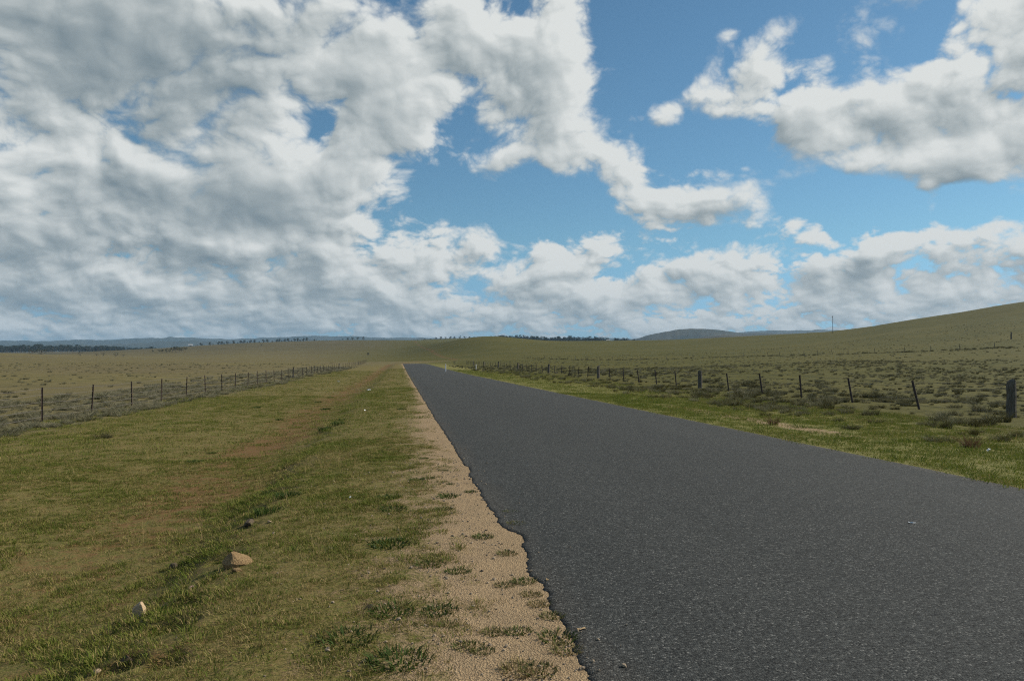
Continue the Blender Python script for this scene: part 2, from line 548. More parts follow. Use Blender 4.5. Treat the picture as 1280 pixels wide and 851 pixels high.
def hit(px, py, far=900.0):
    """where the sight line of a photo pixel meets the ground"""
    d = pix_dir(px, py)
    r = np.exp(np.linspace(math.log(2.5), math.log(far), 1500))
    X, Y, Z = d.x * r, d.y * r, EYE + d.z * r
    under = np.nonzero(Z < ground_z(X, Y))[0]
    i = under[0] if len(under) else len(r) - 1
    return float(X[i]), float(Y[i]), gz(X[i], Y[i])


# ------------------------------------------------------------------ mesh helpers
def mesh_from(name, verts, faces=None, tris=None, quads=None, mats=(), smooth=True):
    me = bpy.data.meshes.new(name)
    if faces is not None:
        me.from_pydata([tuple(map(float, v)) for v in verts], [], [tuple(map(int, f)) for f in faces])
    else:
        idx = np.asarray(tris if tris is not None else quads, dtype=np.int32)
        k = idx.shape[1]
        verts = np.asarray(verts, dtype=np.float32)
        me.vertices.add(len(verts))
        me.vertices.foreach_set('co', verts.ravel())
        me.loops.add(idx.size)
        me.loops.foreach_set('vertex_index', idx.ravel())
        me.polygons.add(len(idx))
        me.polygons.foreach_set('loop_start', np.arange(0, idx.size, k, dtype=np.int32))
    for m in mats:
        me.materials.append(m)
    me.update(calc_edges=True)
    if smooth:
        me.polygons.foreach_set('use_smooth', np.ones(len(me.polygons), dtype=bool))
    return me


def attr(me, name, vals, domain='POINT'):
    a = me.attributes.new(name, 'FLOAT', domain)
    a.data.foreach_set('value', np.ascontiguousarray(vals, dtype=np.float32))


def link(name, me, parent=None, loc=(0, 0, 0), rot=(0, 0, 0), scale=(1, 1, 1)):
    o = bpy.data.objects.new(name, me)
    COL.objects.link(o)
    o.parent = parent
    o.location, o.rotation_euler, o.scale = loc, rot, scale
    return o


def tag(o, label=None, cat=None, group=None, kind=None):
    for k, v in (('label', label), ('category', cat), ('group', group), ('kind', kind)):
        if v:
            o[k] = v
    return o


def thing(name, label, cat, loc=(0, 0, 0), rz=0.0, group=None):
    o = link(name, None, None, loc, (0, 0, rz))
    return tag(o, label, cat, group)


def copy_tree(o, parent=None):
    c = o.copy()
    COL.objects.link(c)
    c.parent = parent
    for ch in list(o.children):
        copy_tree(ch, c)
    return c


class MB:
    """collects verts and faces for one mesh"""
    def __init__(self):
        self.v, self.f = [], []

    def tube(self, pts, radii, n=6, cap=True):
        pts = [Vector(p) for p in pts]
        base = len(self.v)
        for i, p in enumerate(pts):
            a = (pts[min(i + 1, len(pts) - 1)] - pts[max(i - 1, 0)]).normalized()
            u = a.cross(Vector((0, 0, 1)) if abs(a.z) < .9 else Vector((1, 0, 0))).normalized()
            w = a.cross(u)
            for k in range(n):
                ph = 2 * math.pi * k / n
                self.v.append(p + (u * math.cos(ph) + w * math.sin(ph)) * radii[i])
        for i in range(len(pts) - 1):
            for k in range(n):
                a0, a1 = base + i * n + k, base + i * n + (k + 1) % n
                self.f.append((a0, a1, a1 + n, a0 + n))
        if cap:
            self.f.append(tuple(base + k for k in range(n))[::-1])
            self.f.append(tuple(base + (len(pts) - 1) * n + k for k in range(n)))
        return self

    def box(self, c, size, rot=0.0):
        b = len(self.v)
        cr, sr = math.cos(rot), math.sin(rot)
        for dx in (-.5, .5):
            for dy in (-.5, .5):
                for dz in (-.5, .5):
                    x, y = dx * size[0], dy * size[1]
                    self.v.append(Vector((c[0] + cr * x - sr * y, c[1] + sr * x + cr * y, c[2] + dz * size[2])))
        for q in ((0, 1, 3, 2), (4, 6, 7, 5), (0, 4, 5, 1), (2, 3, 7, 6), (0, 2, 6, 4), (1, 5, 7, 3)):
            self.f.append(tuple(b + i for i in q))
        return self

    def mesh(self, name, *mats, smooth=False):
        return mesh_from(name, self.v, faces=self.f, mats=mats, smooth=smooth)


# ------------------------------------------------------------------ materials
def material(name, rough=0.9, spec=0.2):
    m = bpy.data.materials.new(name)
    m.use_nodes = True
    b = NB(m.node_tree)
    p = m.node_tree.nodes['Principled BSDF']
    p.inputs['Roughness'].default_value = rough
    p.inputs['Specular IOR Level'].default_value = spec
    return m, b, p


def simple(name, c0, c1, scale=8.0, rough=0.9, spec=0.15, bump=0.0, stretch=(1, 1, 1), detail=5.0):
    m, b, p = material(name, rough, spec)
    co = b.v('MULTIPLY', b.node('ShaderNodeTexCoord').outputs['Object'], stretch)
    n = b.noise(co, scale, detail, 0.6)
    b.put(p.inputs['Base Color'], b.mix(b.ramp(n, .32, .68), c0, c1))
    if bump:
        bn = b.node('ShaderNodeBump')
        bn.inputs['Strength'].default_value = 0.7
        bn.inputs['Distance'].default_value = bump
        b.put(bn.inputs['Height'], n)
        b.put(p.inputs['Normal'], bn.outputs[0])
    return m


def getattr_node(b, name):
    n = b.node('ShaderNodeAttribute', attribute_name=name)
    return n.outputs['Fac']


def make_ground_material():
    m, b, p = material('ground_soil_and_pasture', 0.95, 0.08)
    pos = b.node('ShaderNodeNewGeometry').outputs['Position']
    flat = b.v('MULTIPLY', pos, (1, 1, 0))
    sand_a = getattr_node(b, 'sand')
    soil_a = getattr_node(b, 'soil')
    turf_a = getattr_node(b, 'turf')       # green verge against paddock grass
    tone_a = getattr_node(b, 'tone')       # left khaki 0 .. right olive 1
    far_a = getattr_node(b, 'far')
    nf = b.noise(flat, 26.0, 6.0, 0.65)
    nm = b.noise(flat, 3.2, 6.0, 0.62)
    nl = b.noise(flat, .35, 5.0, 0.6)
    nx = b.noise(flat, .02, 6.0, 0.62)
    # verge turf between blades: dull thatch, green mats, bits of straw
    g = b.mix(b.ramp(nm, .35, .66), (.128, .122, .030), (.168, .130, .044))
    g = b.mix(b.ramp(nf, .45, .70), g, (.185, .122, .056))
    g = b.mix(b.ramp(nf, .50, .30), g, (.050, .052, .015))
    nv = b.noise(flat, 62.0, 4.0, 0.7)
    g = b.mix(b.ramp(nv, .54, .68), g, (.030, .027, .012))
    g = b.mix(b.m('MULTIPLY', b.ramp(nv, .45, .34), .7), g, (.260, .205, .105))
    g = b.mix(b.m('MULTIPLY', tone_a, .7), g, b.mix(b.ramp(nm, .35, .66), (.126, .132, .030), (.185, .166, .050)))
    # red-brown bare soil
    so = b.mix(b.ramp(nf, .35, .65), (.120, .056, .022), (.180, .098, .044))
    # decomposed granite shoulder
    peb = b.voro(flat, 95.0)
    pc = b.sep(peb.outputs['Color'])[0]
    sa = b.mix(b.ramp(nm, .35, .65), (.335, .228, .120), (.262, .180, .096))
    sa = b.mix(b.ramp(pc, .0, 1.0, kind='LINEAR'), b.mix(.45, sa, (.16, .11, .07)), b.mix(.40, sa, (.44, .335, .205)))
    sa = b.mix(b.m('MULTIPLY', b.ramp(nf, .55, .72), .5), sa, (.125, .095, .065))
    # paddock grass: khaki tussock sward with straw and grey patches
    left = b.mix(b.ramp(nl, .36, .64), (.122, .105, .040), (.165, .135, .055))
    left = b.mix(b.ramp(nx, .40, .62), left, (.134, .108, .052))
    right = b.mix(b.ramp(nl, .36, .64), (.058, .058, .009), (.090, .082, .017))
    right = b.mix(b.ramp(nx, .42, .62), right, (.090, .080, .016))
    fi = b.mix(tone_a, left, right)
    speck = b.noise(flat, 1.9, 7.0, 0.78)
    fi = b.mix(b.m('MULTIPLY', b.ramp(speck, .50, .66), .75), fi, b.mix(.5, fi, (.045, .045, .018)))
    fi = b.mix(b.m('MULTIPLY', b.ramp(speck, .47, .36), .55), fi, b.mix(.6, fi, (.17, .135, .05)))
    clump = b.noise(flat, .16, 5.0, 0.75)
    fi = b.mix(b.m('MULTIPLY', b.ramp(clump, .50, .66), .5), fi, b.mix(.55, fi, (.04, .042, .016)))
    fi = b.mix(b.m('MULTIPLY', b.ramp(clump, .46, .34), .35), fi, b.mix(.5, fi, (.20, .155, .075)))
    # the far rises are greyer grazing land
    fi = b.mix(b.m('MULTIPLY', far_a, .75), fi, b.mix(b.ramp(nx, .38, .64), (.104, .086, .050), (.076, .070, .034)))
    c = b.mix(turf_a, fi, g)
    soil_m = b.ramp(b.m('ADD', soil_a, b.m('MULTIPLY', b.m('SUBTRACT', b.m('ADD', b.m('MULTIPLY', nm, .6), b.m('MULTIPLY', nf, .4)), .5), 2.2)), .34, .66)
    c = b.mix(b.m('MULTIPLY', soil_m, .8), c, so)
    sand_m = b.ramp(b.m('ADD', sand_a, b.m('MULTIPLY', b.m('SUBTRACT', b.m('ADD', b.m('MULTIPLY', nm, .6), b.m('MULTIPLY', nf, .4)), .5), 1.5)), .36, .62)
    c = b.mix(sand_m, c, sa)
    b.put(p.inputs['Base Color'], c)
    bn = b.node('ShaderNodeBump')
    bn.inputs['Strength'].default_value = 0.8
    bn.inputs['Distance'].default_value = 0.02
    b.put(bn.inputs['Height'], b.m('ADD', nf, b.m('MULTIPLY', peb.outputs['Distance'], b.m('MULTIPLY', sand_m, .5))))
    b.put(p.inputs['Normal'], bn.outputs[0])
    return m


def masks(x, y):
    s, t = st_of(x, y)
    sb = s - road_bend(t)
    d = np.hypot(x, y)
    w = 0.36 - 0.26 * sstep(t, 1, 9) + 0.14 * n2(x, y, .5, 2.9)
    sand = .55 * sstep(sb, -w - 2.1, -w - .25) + .45 * sstep(sb, -w - .45, -w + .1)
    sand = np.where(sb > 0, 1.0, sand)
    sand = np.where(sb > 0, sand, sand * (1 - 0.42 * sstep(t, 10, 40)))
    # thin gritty edge on the far side and the bare track beside it
    rs = sb - ROAD_W
    right_edge = sstep(rs, .45, .02) * (.24 + .30 * n2(x, y, .35, 6.2))
    bare = np.exp(-(((rs - 2.2) / .85) ** 2)) * sstep(t, 9, 14) * sstep(t, 30, 21) * .62
    sand = np.where(sb > ROAD_W * .5, np.maximum(right_edge, bare), sand) * sstep(t, 290, 230)
    soil = (0.44 + .42 * n2(x, y, .33, 3.1)) * np.exp(-(((sb + 4.0 + 0.5 * n2(x, y, .15, 8.8)) / 1.15) ** 2)) * sstep(t, 3, 9) + .24 * np.exp(-(((sb + 6) / 4.0) ** 2))
    soil = soil + .30 * np.exp(-(((sb + 1.7) / .8) ** 2)) * sstep(t, 35, 60) + .28 * np.exp(-(((rs - 4.0) / 1.6) ** 2)) * sstep(t, 40, 70)
    soil = soil + .18 * sstep(sb, -1.2, -2.2) * sstep(t, 14, 0) * sstep(sb, -5.5, -4)
    turf = sstep(sb, -12.0, -10.3) * sstep(sb, 16.5, 12.8)
    turf = np.clip(turf, 0, 1) * sstep(d, 330, 150)
    tone = sstep(sb, -2.0, 6.0 + 0.01 * d)
    b = np.arctan2(x, y)
    tone = np.where(d > 330, np.maximum(tone * 0, sstep(b, -0.30, -0.10)), tone)
    far = sstep(d, 800, 1150) * sstep(b, -.10, -.22)
    return sand, soil, turf, tone, far, sb, t


MAT_GROUND = make_ground_material()


def build_ground():
    r = [0.0]
    rr = 0.6
    while rr < 31000:
        r.append(rr)
        rr *= 1.012 if rr < 3 else (1.0062 if rr < 30 else (1.008 if rr < 1200 else 1.05))
    r = np.array(r[1:])
    a = np.concatenate([np.linspace(-math.pi, -0.72, 60, endpoint=False), np.linspace(-0.72, 0.72, 420, endpoint=False),
                        np.linspace(0.72, math.pi, 60, endpoint=False)])
    R, A = np.meshgrid(r, a, indexing='ij')
    X, Y = R * np.sin(A), R * np.cos(A)
    Z = ground_z(X, Y)
    nr, na = R.shape
    i, j = np.meshgrid(np.arange(nr - 1), np.arange(na), indexing='ij')
    jn = (j + 1) % na
    quads = np.stack([i * na + j, i * na + jn, (i + 1) * na + jn, (i + 1) * na + j], -1).reshape(-1, 4)[:, ::-1]
    verts = np.stack([X, Y, Z], -1).reshape(-1, 3)
    # the seal lies on a shallow bed: keep the sheet below it
    s, t = st_of(verts[:, 0], verts[:, 1])
    sb = s - road_bend(t)
    verts[:, 2] -= 0.06 * sstep(sb, .32, .60) * sstep(sb, ROAD_W - .16, ROAD_W - .42)
    # close the little hole under the camera
    verts = np.vstack([verts, [[0, 0, gz(0, 0)]]])
    c = len(verts) - 1
    me = mesh_from('ground', verts, quads=quads, mats=[MAT_GROUND])
    for nme, v in zip(('sand', 'soil', 'turf', 'tone', 'far'), masks(verts[:, 0], verts[:, 1])):
        attr(me, nme, v)
    return tag(link('ground', me), 'rolling open pasture with grassy verges and a sandy road shoulder', 'ground', kind='structure')


build_ground()


# ------------------------------------------------------------------ road
def make_asphalt():
    m, b, p = material('chip_seal', 0.90, 0.16)
    pos = b.node('ShaderNodeNewGeometry').outputs['Position']
    s_a = getattr_node(b, 'across')
    v1 = b.voro(pos, 88.0)
    v2 = b.voro(pos, 210.0)
    g1, g2 = b.sep(v1.outputs['Color'])[0], b.sep(v2.outputs['Color'])[1]
    n = b.noise(pos, .6, 5.0, 0.6)
    nb = b.noise(b.v('MULTIPLY', pos, (1, .12, 1)), 1.1, 4.0, 0.6)
    base = b.mix(b.ramp(n, .3, .7), (.0290, .0300, .0276), (.0395, .0402, .0363))
    base = b.mix(b.m('MULTIPLY', b.ramp(nb, .38, .62), .7), base, (.0245, .0255, .0240))
    # wheel paths worn a little smoother and darker, edges dusty
    wheel = b.m('ADD', b.ramp(b.m('ABSOLUTE', b.m('SUBTRACT', s_a, 1.35)), .75, .1), b.ramp(b.m('ABSOLUTE', b.m('SUBTRACT', s_a, 5.3)), .75, .1))
    base = b.mix(b.m('MULTIPLY', wheel, .42), base, (.0470, .0472, .0430))
    edge = b.m('MINIMUM', s_a, b.m('SUBTRACT', ROAD_W, s_a))
    base = b.mix(b.m('MULTIPLY', b.ramp(b.m('ADD', edge, b.m('MULTIPLY', b.m('SUBTRACT', n, .5), .5)), .35, .0), .35), base, (.17, .13, .085))
    chip = b.mix(b.ramp(g1, .0, .9, kind='LINEAR'), b.mix(.82, base, (.006, .007, .007)), b.mix(.55, base, (.092, .097, .090)))
    chip = b.mix(b.m('MULTIPLY', b.ramp(g1, .90, .99), .6), chip, (.215, .21, .19))
    chip = b.mix(b.m('MULTIPLY', b.ramp(g2, .62, 1.0), .35), chip, (.015, .016, .018))
    b.put(p.inputs['Base Color'], chip)
    bn = b.node('ShaderNodeBump')
    bn.inputs['Strength'].default_value = 0.9
    bn.inputs['Distance'].default_value = 0.006
    b.put(bn.inputs['Height'], b.m('ADD', b.m('SUBTRACT', 1.0, v1.outputs['Distance']), b.m('MULTIPLY', g1, .6)))
    b.put(p.inputs['Normal'], bn.outputs[0])
    return m


MAT_ROAD = make_asphalt()


def left_edge(t):
    e = 0.05 * n2(t, t * 0, .9, 2.0) + 0.05 * n2(t, t * 0, 3.1, 5.0) + .035 * n2(t, t * 0, 7.0, 7.0) + .03 * n2(t, t * 0, 19.0, 1.0) + .02 * n2(t, t * 0, 41.0, 2.0)
    ybite = [(2.75, .09, .6), (3.2, .05, .3), (1.55, .05, .3), (7.5, .06, .4)]
    for c, a, w in ybite:
        u = (t - c) / w
        e = e + a * np.exp(-u ** 4)
    return e


def build_road():
    ts = [-9.0]
    while ts[-1] < 520:
        ts.append(ts[-1] + max(0.012, 0.006 * max(ts[-1] + 3.5, 0)) if ts[-1] > -1.5 else ts[-1] + .2)
    ts = np.array(ts)
    le = left_edge(ts) * sstep(ts, 200, 30)
    re = ROAD_W + .04 * n2(ts, ts * 0, .8, 9.0) + .03 * n2(ts, ts * 0, 3.0, 4.0) + .015 * n2(ts, ts * 0, 11.0, 4.0)
    u = np.concatenate([[0, 0.0], np.linspace(0.008, .992, 26), [1.0, 1.0]])
    S = le[:, None] + (re - le)[:, None] * u[None]
    T = np.repeat(ts[:, None], len(u), 1)
    bend = road_bend(T)
    X, Y = xy_of(S + bend, T)
    crown = 0.05 * (1 - ((S - ROAD_W / 2) / (ROAD_W / 2)) ** 2)
    Z = road_z(T) + crown - 0.002
    Z[:, 1] -= .006
    Z[:, -2] -= .006
    Z[:, 0] -= .05
    Z[:, -1] -= .09
    X[:, 0] -= .012
    X[:, -1] += .012
    nt, nu = S.shape
    i, j = np.meshgrid(np.arange(nt - 1), np.arange(nu - 1), indexing='ij')
    q = np.stack([i * nu + j, i * nu + j + 1, (i + 1) * nu + j + 1, (i + 1) * nu + j], -1).reshape(-1, 4)
    me = mesh_from('road', np.stack([X, Y, Z], -1).reshape(-1, 3), quads=q, mats=[MAT_ROAD])
    attr(me, 'across', S.ravel())
    return tag(link('road', me), 'narrow dark chip-sealed country road running straight to a crest', 'road', kind='structure')


build_road()

# ================================================================== far country
def ridge(name, label, rows, depth, dist, wiggle, mat, cat, seed, step=0.0016, base=-20.0):
    """a range of hills with body: crest line given as (photo column, row) pairs at a distance"""
    xs = [r[0] for r in rows]
    bs = np.array([math.atan((x - 640) / FPX) for x in xs])
    zs = np.array([EYE + (HORIZON - r[1]) / FPX * dist * math.cos(b) for r, b in zip(rows, bs)])
    a = np.arange(bs[0], bs[-1], step)
    crest = _pchip(bs, zs, a)
    prof = np.array([-1.0, -.8, -.6, -.42, -.28, -.16, -.07, 0.0, .1, .3, .6, 1.0])
    hgt = np.array([0.0, .10, .26, .45, .64, .82, .95, 1.0, .93, .66, .26, 0.0])
    A, Pf = np.meshgrid(a, prof)
    H = np.repeat(hgt[:, None], len(a), 1)
    R = dist + Pf * depth
    X, Y = R * np.sin(A), R * np.cos(A)
    n = fbm((X / dist, Y / dist, X * 0), 14.0, 5, 0.55, seed=seed) + .5 * fbm((X / dist, Y / dist, X * 0), 60.0, 4, 0.6, seed=seed + 2)
    Z = base + (crest[None] - base) * H + wiggle * n * (0.25 + 1.2 * H * (1 - .6 * (H > .99)))
    Z[0] = base - 12
    Z[-1] = base - 12
    nr, na = Z.shape
    i, j = np.meshgrid(np.arange(nr - 1), np.arange(na - 1), indexing='ij')
    q = np.stack([i * na + j, i * na + j + 1, (i + 1) * na + j + 1, (i + 1) * na + j], -1).reshape(-1, 4)
    me = mesh_from(name, np.stack([X, Y, Z], -1).reshape(-1, 3), quads=q, mats=[mat])
    return tag(link(name, me), label, cat, kind='structure')


MAT_WOODED = simple('wooded_hill', (.026, .034, .022), (.076, .070, .046), .004, detail=8)
MAT_RANGE = simple('far_range', (.030, .040, .026), (.060, .062, .040), .0012, detail=8)
ridge('hills', 'low wooded hill with a gentle rounded top beyond the right-hand paddock',
      [(740, 433), (790, 425), (812, 419), (835, 414), (858, 411.5), (885, 411.5), (905, 413.5), (930, 416), (960, 416.5), (1000, 417.5), (1060, 420), (1120, 428)],
      1700, 5200, 14, MAT_WOODED, 'hill', 3.0)
ridge('hills', 'small dark spur in front of the wooded hill',
      [(850, 432), (880, 421), (905, 418.5), (930, 419), (960, 421.5), (1010, 428)],
      500, 3400, 5, MAT_WOODED, 'hill', 9.0)
ridge('mountains', 'long faint blue mountain range low on the left horizon',
      [(-1000, 430), (-800, 426), (-600, 427), (-420, 425), (-250, 425), (-100, 428), (0, 427), (60, 426), (130, 424), (200, 422.5), (280, 423), (350, 421), (430, 420), (480, 421.5), (560, 423), (640, 421), (700, 422.5), (800, 424), (860, 430)],
      4000, 10800, 40, MAT_RANGE, 'mountain', 21.0)
ridge('mountains', 'faint blue mountain range beyond the right-hand hill',
      [(780, 432), (860, 421), (930, 415.5), (985, 413.5), (1040, 412), (1100, 411), (1160, 412), (1260, 414), (1420, 412), (1640, 420), (1800, 430)],
      4000, 9800, 34, MAT_RANGE, 'mountain', 33.0)
ridge('mountains', 'lower blue ridge in front of the left mountain range',
      [(-1000, 436), (-700, 431), (-420, 432), (-200, 431), (-60, 432), (40, 430.5), (140, 430), (240, 427.5), (330, 426), (420, 424.5), (520, 424), (600, 425), (700, 424), (800, 427), (850, 432)],
      2000, 7800, 26, MAT_RANGE, 'mountain', 27.0)


# ------------------------------------------------------------------ scatter (stuff only)
def scatter(name, pts, rz, scl, var, variants, extra, label, cat, tilt=None):
    """one object: real plants repeated over ground nobody could count"""
    pts = np.asarray(pts, np.float32)
    me = bpy.data.meshes.new(name)
    me.vertices.add(len(pts))
    me.vertices.foreach_set('co', pts.ravel())
    rot = np.zeros((len(pts), 3), np.float32)
    if tilt is not None:
        rot[:, :2] = tilt
    rot[:, 2] = rz
    a = me.attributes.new('turn', 'FLOAT_VECTOR', 'POINT')
    a.data.foreach_set('vector', rot.ravel())
    attr(me, 'grow', scl)
    a = me.attributes.new('sort', 'INT', 'POINT')
    a.data.foreach_set('value', np.asarray(var, np.int32))
    for k, v in extra.items():
        attr(me, k, v)
    o = link(name, me)
    col = bpy.data.collections.new(name + '_kinds')
    for i, v in enumerate(variants):
        vo = bpy.data.objects.new('%s_kind_%02d' % (name, i), v)
        col.objects.link(vo)
    g = bpy.data.node_groups.new(name + '_scatter', 'GeometryNodeTree')
    g.interface.new_socket('Geometry', in_out='INPUT', socket_type='NodeSocketGeometry')
    g.interface.new_socket('Geometry', in_out='OUTPUT', socket_type='NodeSocketGeometry')
    N = g.nodes.new
    gi, go = N('NodeGroupInput'), N('NodeGroupOutput')
    ci = N('GeometryNodeCollectionInfo')
    ci.inputs['Collection'].default_value = col
    ci.inputs['Separate Children'].default_value = True
    ci.inputs['Reset Children'].default_value = True
    ip = N('GeometryNodeInstanceOnPoints')
    ip.inputs['Pick Instance'].default_value = True

    def named(n, t):
        nn = N('GeometryNodeInputNamedAttribute')
        nn.data_type = t
        nn.inputs['Name'].default_value = n
        return nn.outputs['Attribute']
    L = g.links.new
    L(gi.outputs[0], ip.inputs['Points'])
    L(ci.outputs[0], ip.inputs['Instance'])
    L(named('sort', 'INT'), ip.inputs['Instance Index'])
    er = N('FunctionNodeEulerToRotation')
    L(named('turn', 'FLOAT_VECTOR'), er.inputs[0])
    L(er.outputs[0], ip.inputs['Rotation'])
    L(named('grow', 'FLOAT'), ip.inputs['Scale'])
    L(ip.outputs[0], go.inputs[0])
    md = o.modifiers.new('scatter', 'NODES')
    md.node_group = g
    return tag(o, label, cat, kind='stuff')


def blade_material(name, greens, dries, trans=0.25):
    m = bpy.data.materials.new(name)
    m.use_nodes = True
    b = NB(m.node_tree)
    p = m.node_tree.nodes['Principled BSDF']
    out = m.node_tree.nodes['Material Output']
    p.inputs['Roughness'].default_value = 0.8
    p.inputs['Specular IOR Level'].default_value = 0.15
    tone = getattr_node(b, 'tone')
    n = b.node('ShaderNodeAttribute', attribute_name='dry', attribute_type='INSTANCER')
    own = b.node('ShaderNodeAttribute', attribute_name='own_dry', attribute_type='OBJECT')
    dry = b.m('ADD', n.outputs['Fac'], own.outputs['Fac'])
    rnd = b.node('ShaderNodeObjectInfo').outputs['Random']
    k = b.m('ADD', dry, b.m('ADD', b.m('MULTIPLY', b.m('SUBTRACT', tone, .5), .9), b.m('MULTIPLY', b.m('SUBTRACT', rnd, .5), .50)))
    green = b.mix(rnd, greens[0], greens[1])
    c = b.mix(b.ramp(k, .22, .50), green, dries[0])
    c = b.mix(b.ramp(k, .50, .85), c, dries[1])
    b.put(p.inputs['Base Color'], c)
    tr = b.node('ShaderNodeBsdfTranslucent')
    b.put(tr.inputs['Color'], c)
    mx = b.node('ShaderNodeMixShader')
    mx.inputs[0].default_value = trans
    m.node_tree.links.new(p.outputs[0], mx.inputs[1])
    m.node_tree.links.new(tr.outputs[0], mx.inputs[2])
    m.node_tree.links.new(mx.outputs[0], out.inputs[0])
    return m


def blades(name, n, radius, h0, h1, width, lean, seg, mat, seed, droop=0.0, core=0.3):
    """a clump of n bent tapering blades; tone is a per-blade attribute"""
    r = np.random.default_rng(seed)
    V, F, T = [], [], []
    for i in range(n):
        ph = r.uniform(0, 2 * math.pi)
        q = math.sqrt(r.uniform(0, 1)) * radius
        bx, by = q * core * math.cos(ph), q * core * math.sin(ph)
        h = r.uniform(h0, h1)
        out = lean * (0.35 + q / max(radius, 1e-6)) * r.uniform(.5, 1.3) * h
        dirn = ph + r.normal(0, .6)
        w = width * r.uniform(.7, 1.3)
        tw = r.uniform(0, math.pi)
        px, py = math.cos(tw) * w / 2, math.sin(tw) * w / 2
        tone = r.uniform(0, 1)
        b0 = len(V)
        for s in range(seg):
            u = s / seg
            o = out * u ** 1.7
            z = h * (u - droop * u * u * u)
            k = 1 - .55 * u
            cx, cy = bx + math.cos(dirn) * o, by + math.sin(dirn) * o
            V += [(cx - px * k, cy - py * k, z - (.01 if s == 0 else 0)), (cx + px * k, cy + py * k, z - (.01 if s == 0 else 0))]
            T += [tone, tone]
        V.append((bx + math.cos(dirn) * out, by + math.sin(dirn) * out, h * (1 - droop)))
        T.append(tone)
        for s in range(seg - 1):
            a = b0 + 2 * s
            F += [(a, a + 1, a + 3), (a, a + 3, a + 2)]
        a = b0 + 2 * (seg - 1)
        F.append((a, a + 1, a + 2))
    me = mesh_from(name, np.array(V), tris=np.array(F), mats=[mat], smooth=False)
    attr(me, 'tone', T)
    return me


MAT_TURF = blade_material('turf_blades', ((.086, .122, .016), (.175, .192, .032)), ((.200, .178, .048), (.340, .250, .112)))
MAT_TUSSOCK = blade_material('tussock_blades', ((.052, .047, .014), (.092, .082, .025)), ((.185, .186, .112), (.270, .240, .150)))
MAT_WEED = blade_material('weed_leaves', ((.040, .072, .016), (.070, .105, .022)), ((.130, .130, .035), (.270, .200, .095)))

TURF = [blades('turf_%d' % i, 34, .085, .007, .022 + .007 * (i % 3), .0056, 1.5, 2, MAT_TURF, 100 + i, core=1.0) for i in range(7)]
TURF += [blades('turf_mat_%d' % i, 46, .24, .012, .036 + .010 * (i % 3), .009, 1.4, 2, MAT_TURF, 120 + i, core=1.0) for i in range(5)]
TURF += [blades('turf_far_%d' % i, 50, .55, .02, .052 + .014 * (i % 3), .016, 1.3, 2, MAT_TURF, 130 + i, core=1.0) for i in range(4)]
TALL = [blades('stalks_%d' % i, 7, .06, .14, .34, .0030, .55, 3, MAT_TURF, 140 + i, core=.9) for i in range(3)]


def merge_clumps(name, parts, mat):
    """several small crowns of blades grown into one ragged tussock"""
    V, F, T = [], [], []
    for me, (dx, dy, s, sz) in parts:
        b0 = len(V)
        V += [(v.co.x * s + dx, v.co.y * s + dy, v.co.z * sz) for v in me.vertices]
        F += [tuple(b0 + k for k in p.vertices) for p in me.polygons]
        T += [min(1, max(0, q.value + .12 * math.sin(9 * dx + 7 * dy))) for q in me.attributes['tone'].data]
    out = mesh_from(name, np.array(V), tris=np.array(F), mats=[mat], smooth=False)
    attr(out, 'tone', T)
    return out


_C = [blades('crown_%d' % i, 95, .22, .12, .44, .0105, .75, 3, MAT_TUSSOCK, 200 + i, droop=.18, core=.45) for i in range(4)]
TUFT = []
for i in range(6):
    q = random.Random(50 + i)
    TUFT.append(merge_clumps('tussock_%d' % i, [(_C[(i + k) % 4], (q.uniform(-.26, .26), q.uniform(-.26, .26), q.uniform(.6, 1.1), q.uniform(.55, 1.15))) for k in range(4)], MAT_TUSSOCK))


def pick(n, s0, s1, t0, t1, keep=None, spread=0.0):
    s = RNG.uniform(s0, s1, n)
    t = t0 + (t1 - t0) * RNG.uniform(0, 1, n)
    x, y = xy_of(s + road_bend(t), t)
    ok = (y > 1.5) & (np.abs(np.arctan2(x, y)) < 0.92)
    x, y, s, t = x[ok], y[ok], s[ok], t[ok]
    if keep is not None:
        k = RNG.uniform(0, 1, len(x)) < keep(x, y, s, t)
        x, y, s, t = x[k], y[k], s[k], t[k]
    return x, y, s, t


def turf_keep(x, y, s, t):
    sand, soil, turf, tone, far, sb, tt = masks(x, y)
    patch = n2(x, y, 1.3, 4.4) + .8 * n2(x, y, 3.6, 8.1) + .5 * n2(x, y, .4, 1.3)
    mixz = np.clip(.98 - 1.15 * sand + 1.2 * patch, 0.02, 1)
    mixz = np.where(sand > .93, mixz * .12, mixz)
    bare = np.clip(1.15 - 1.05 * soil + .5 * n2(x, y, 2.6, 2.2), .12, 1)
    return mixz * bare * (0.72 + .5 * np.clip(patch, -.5, .6))


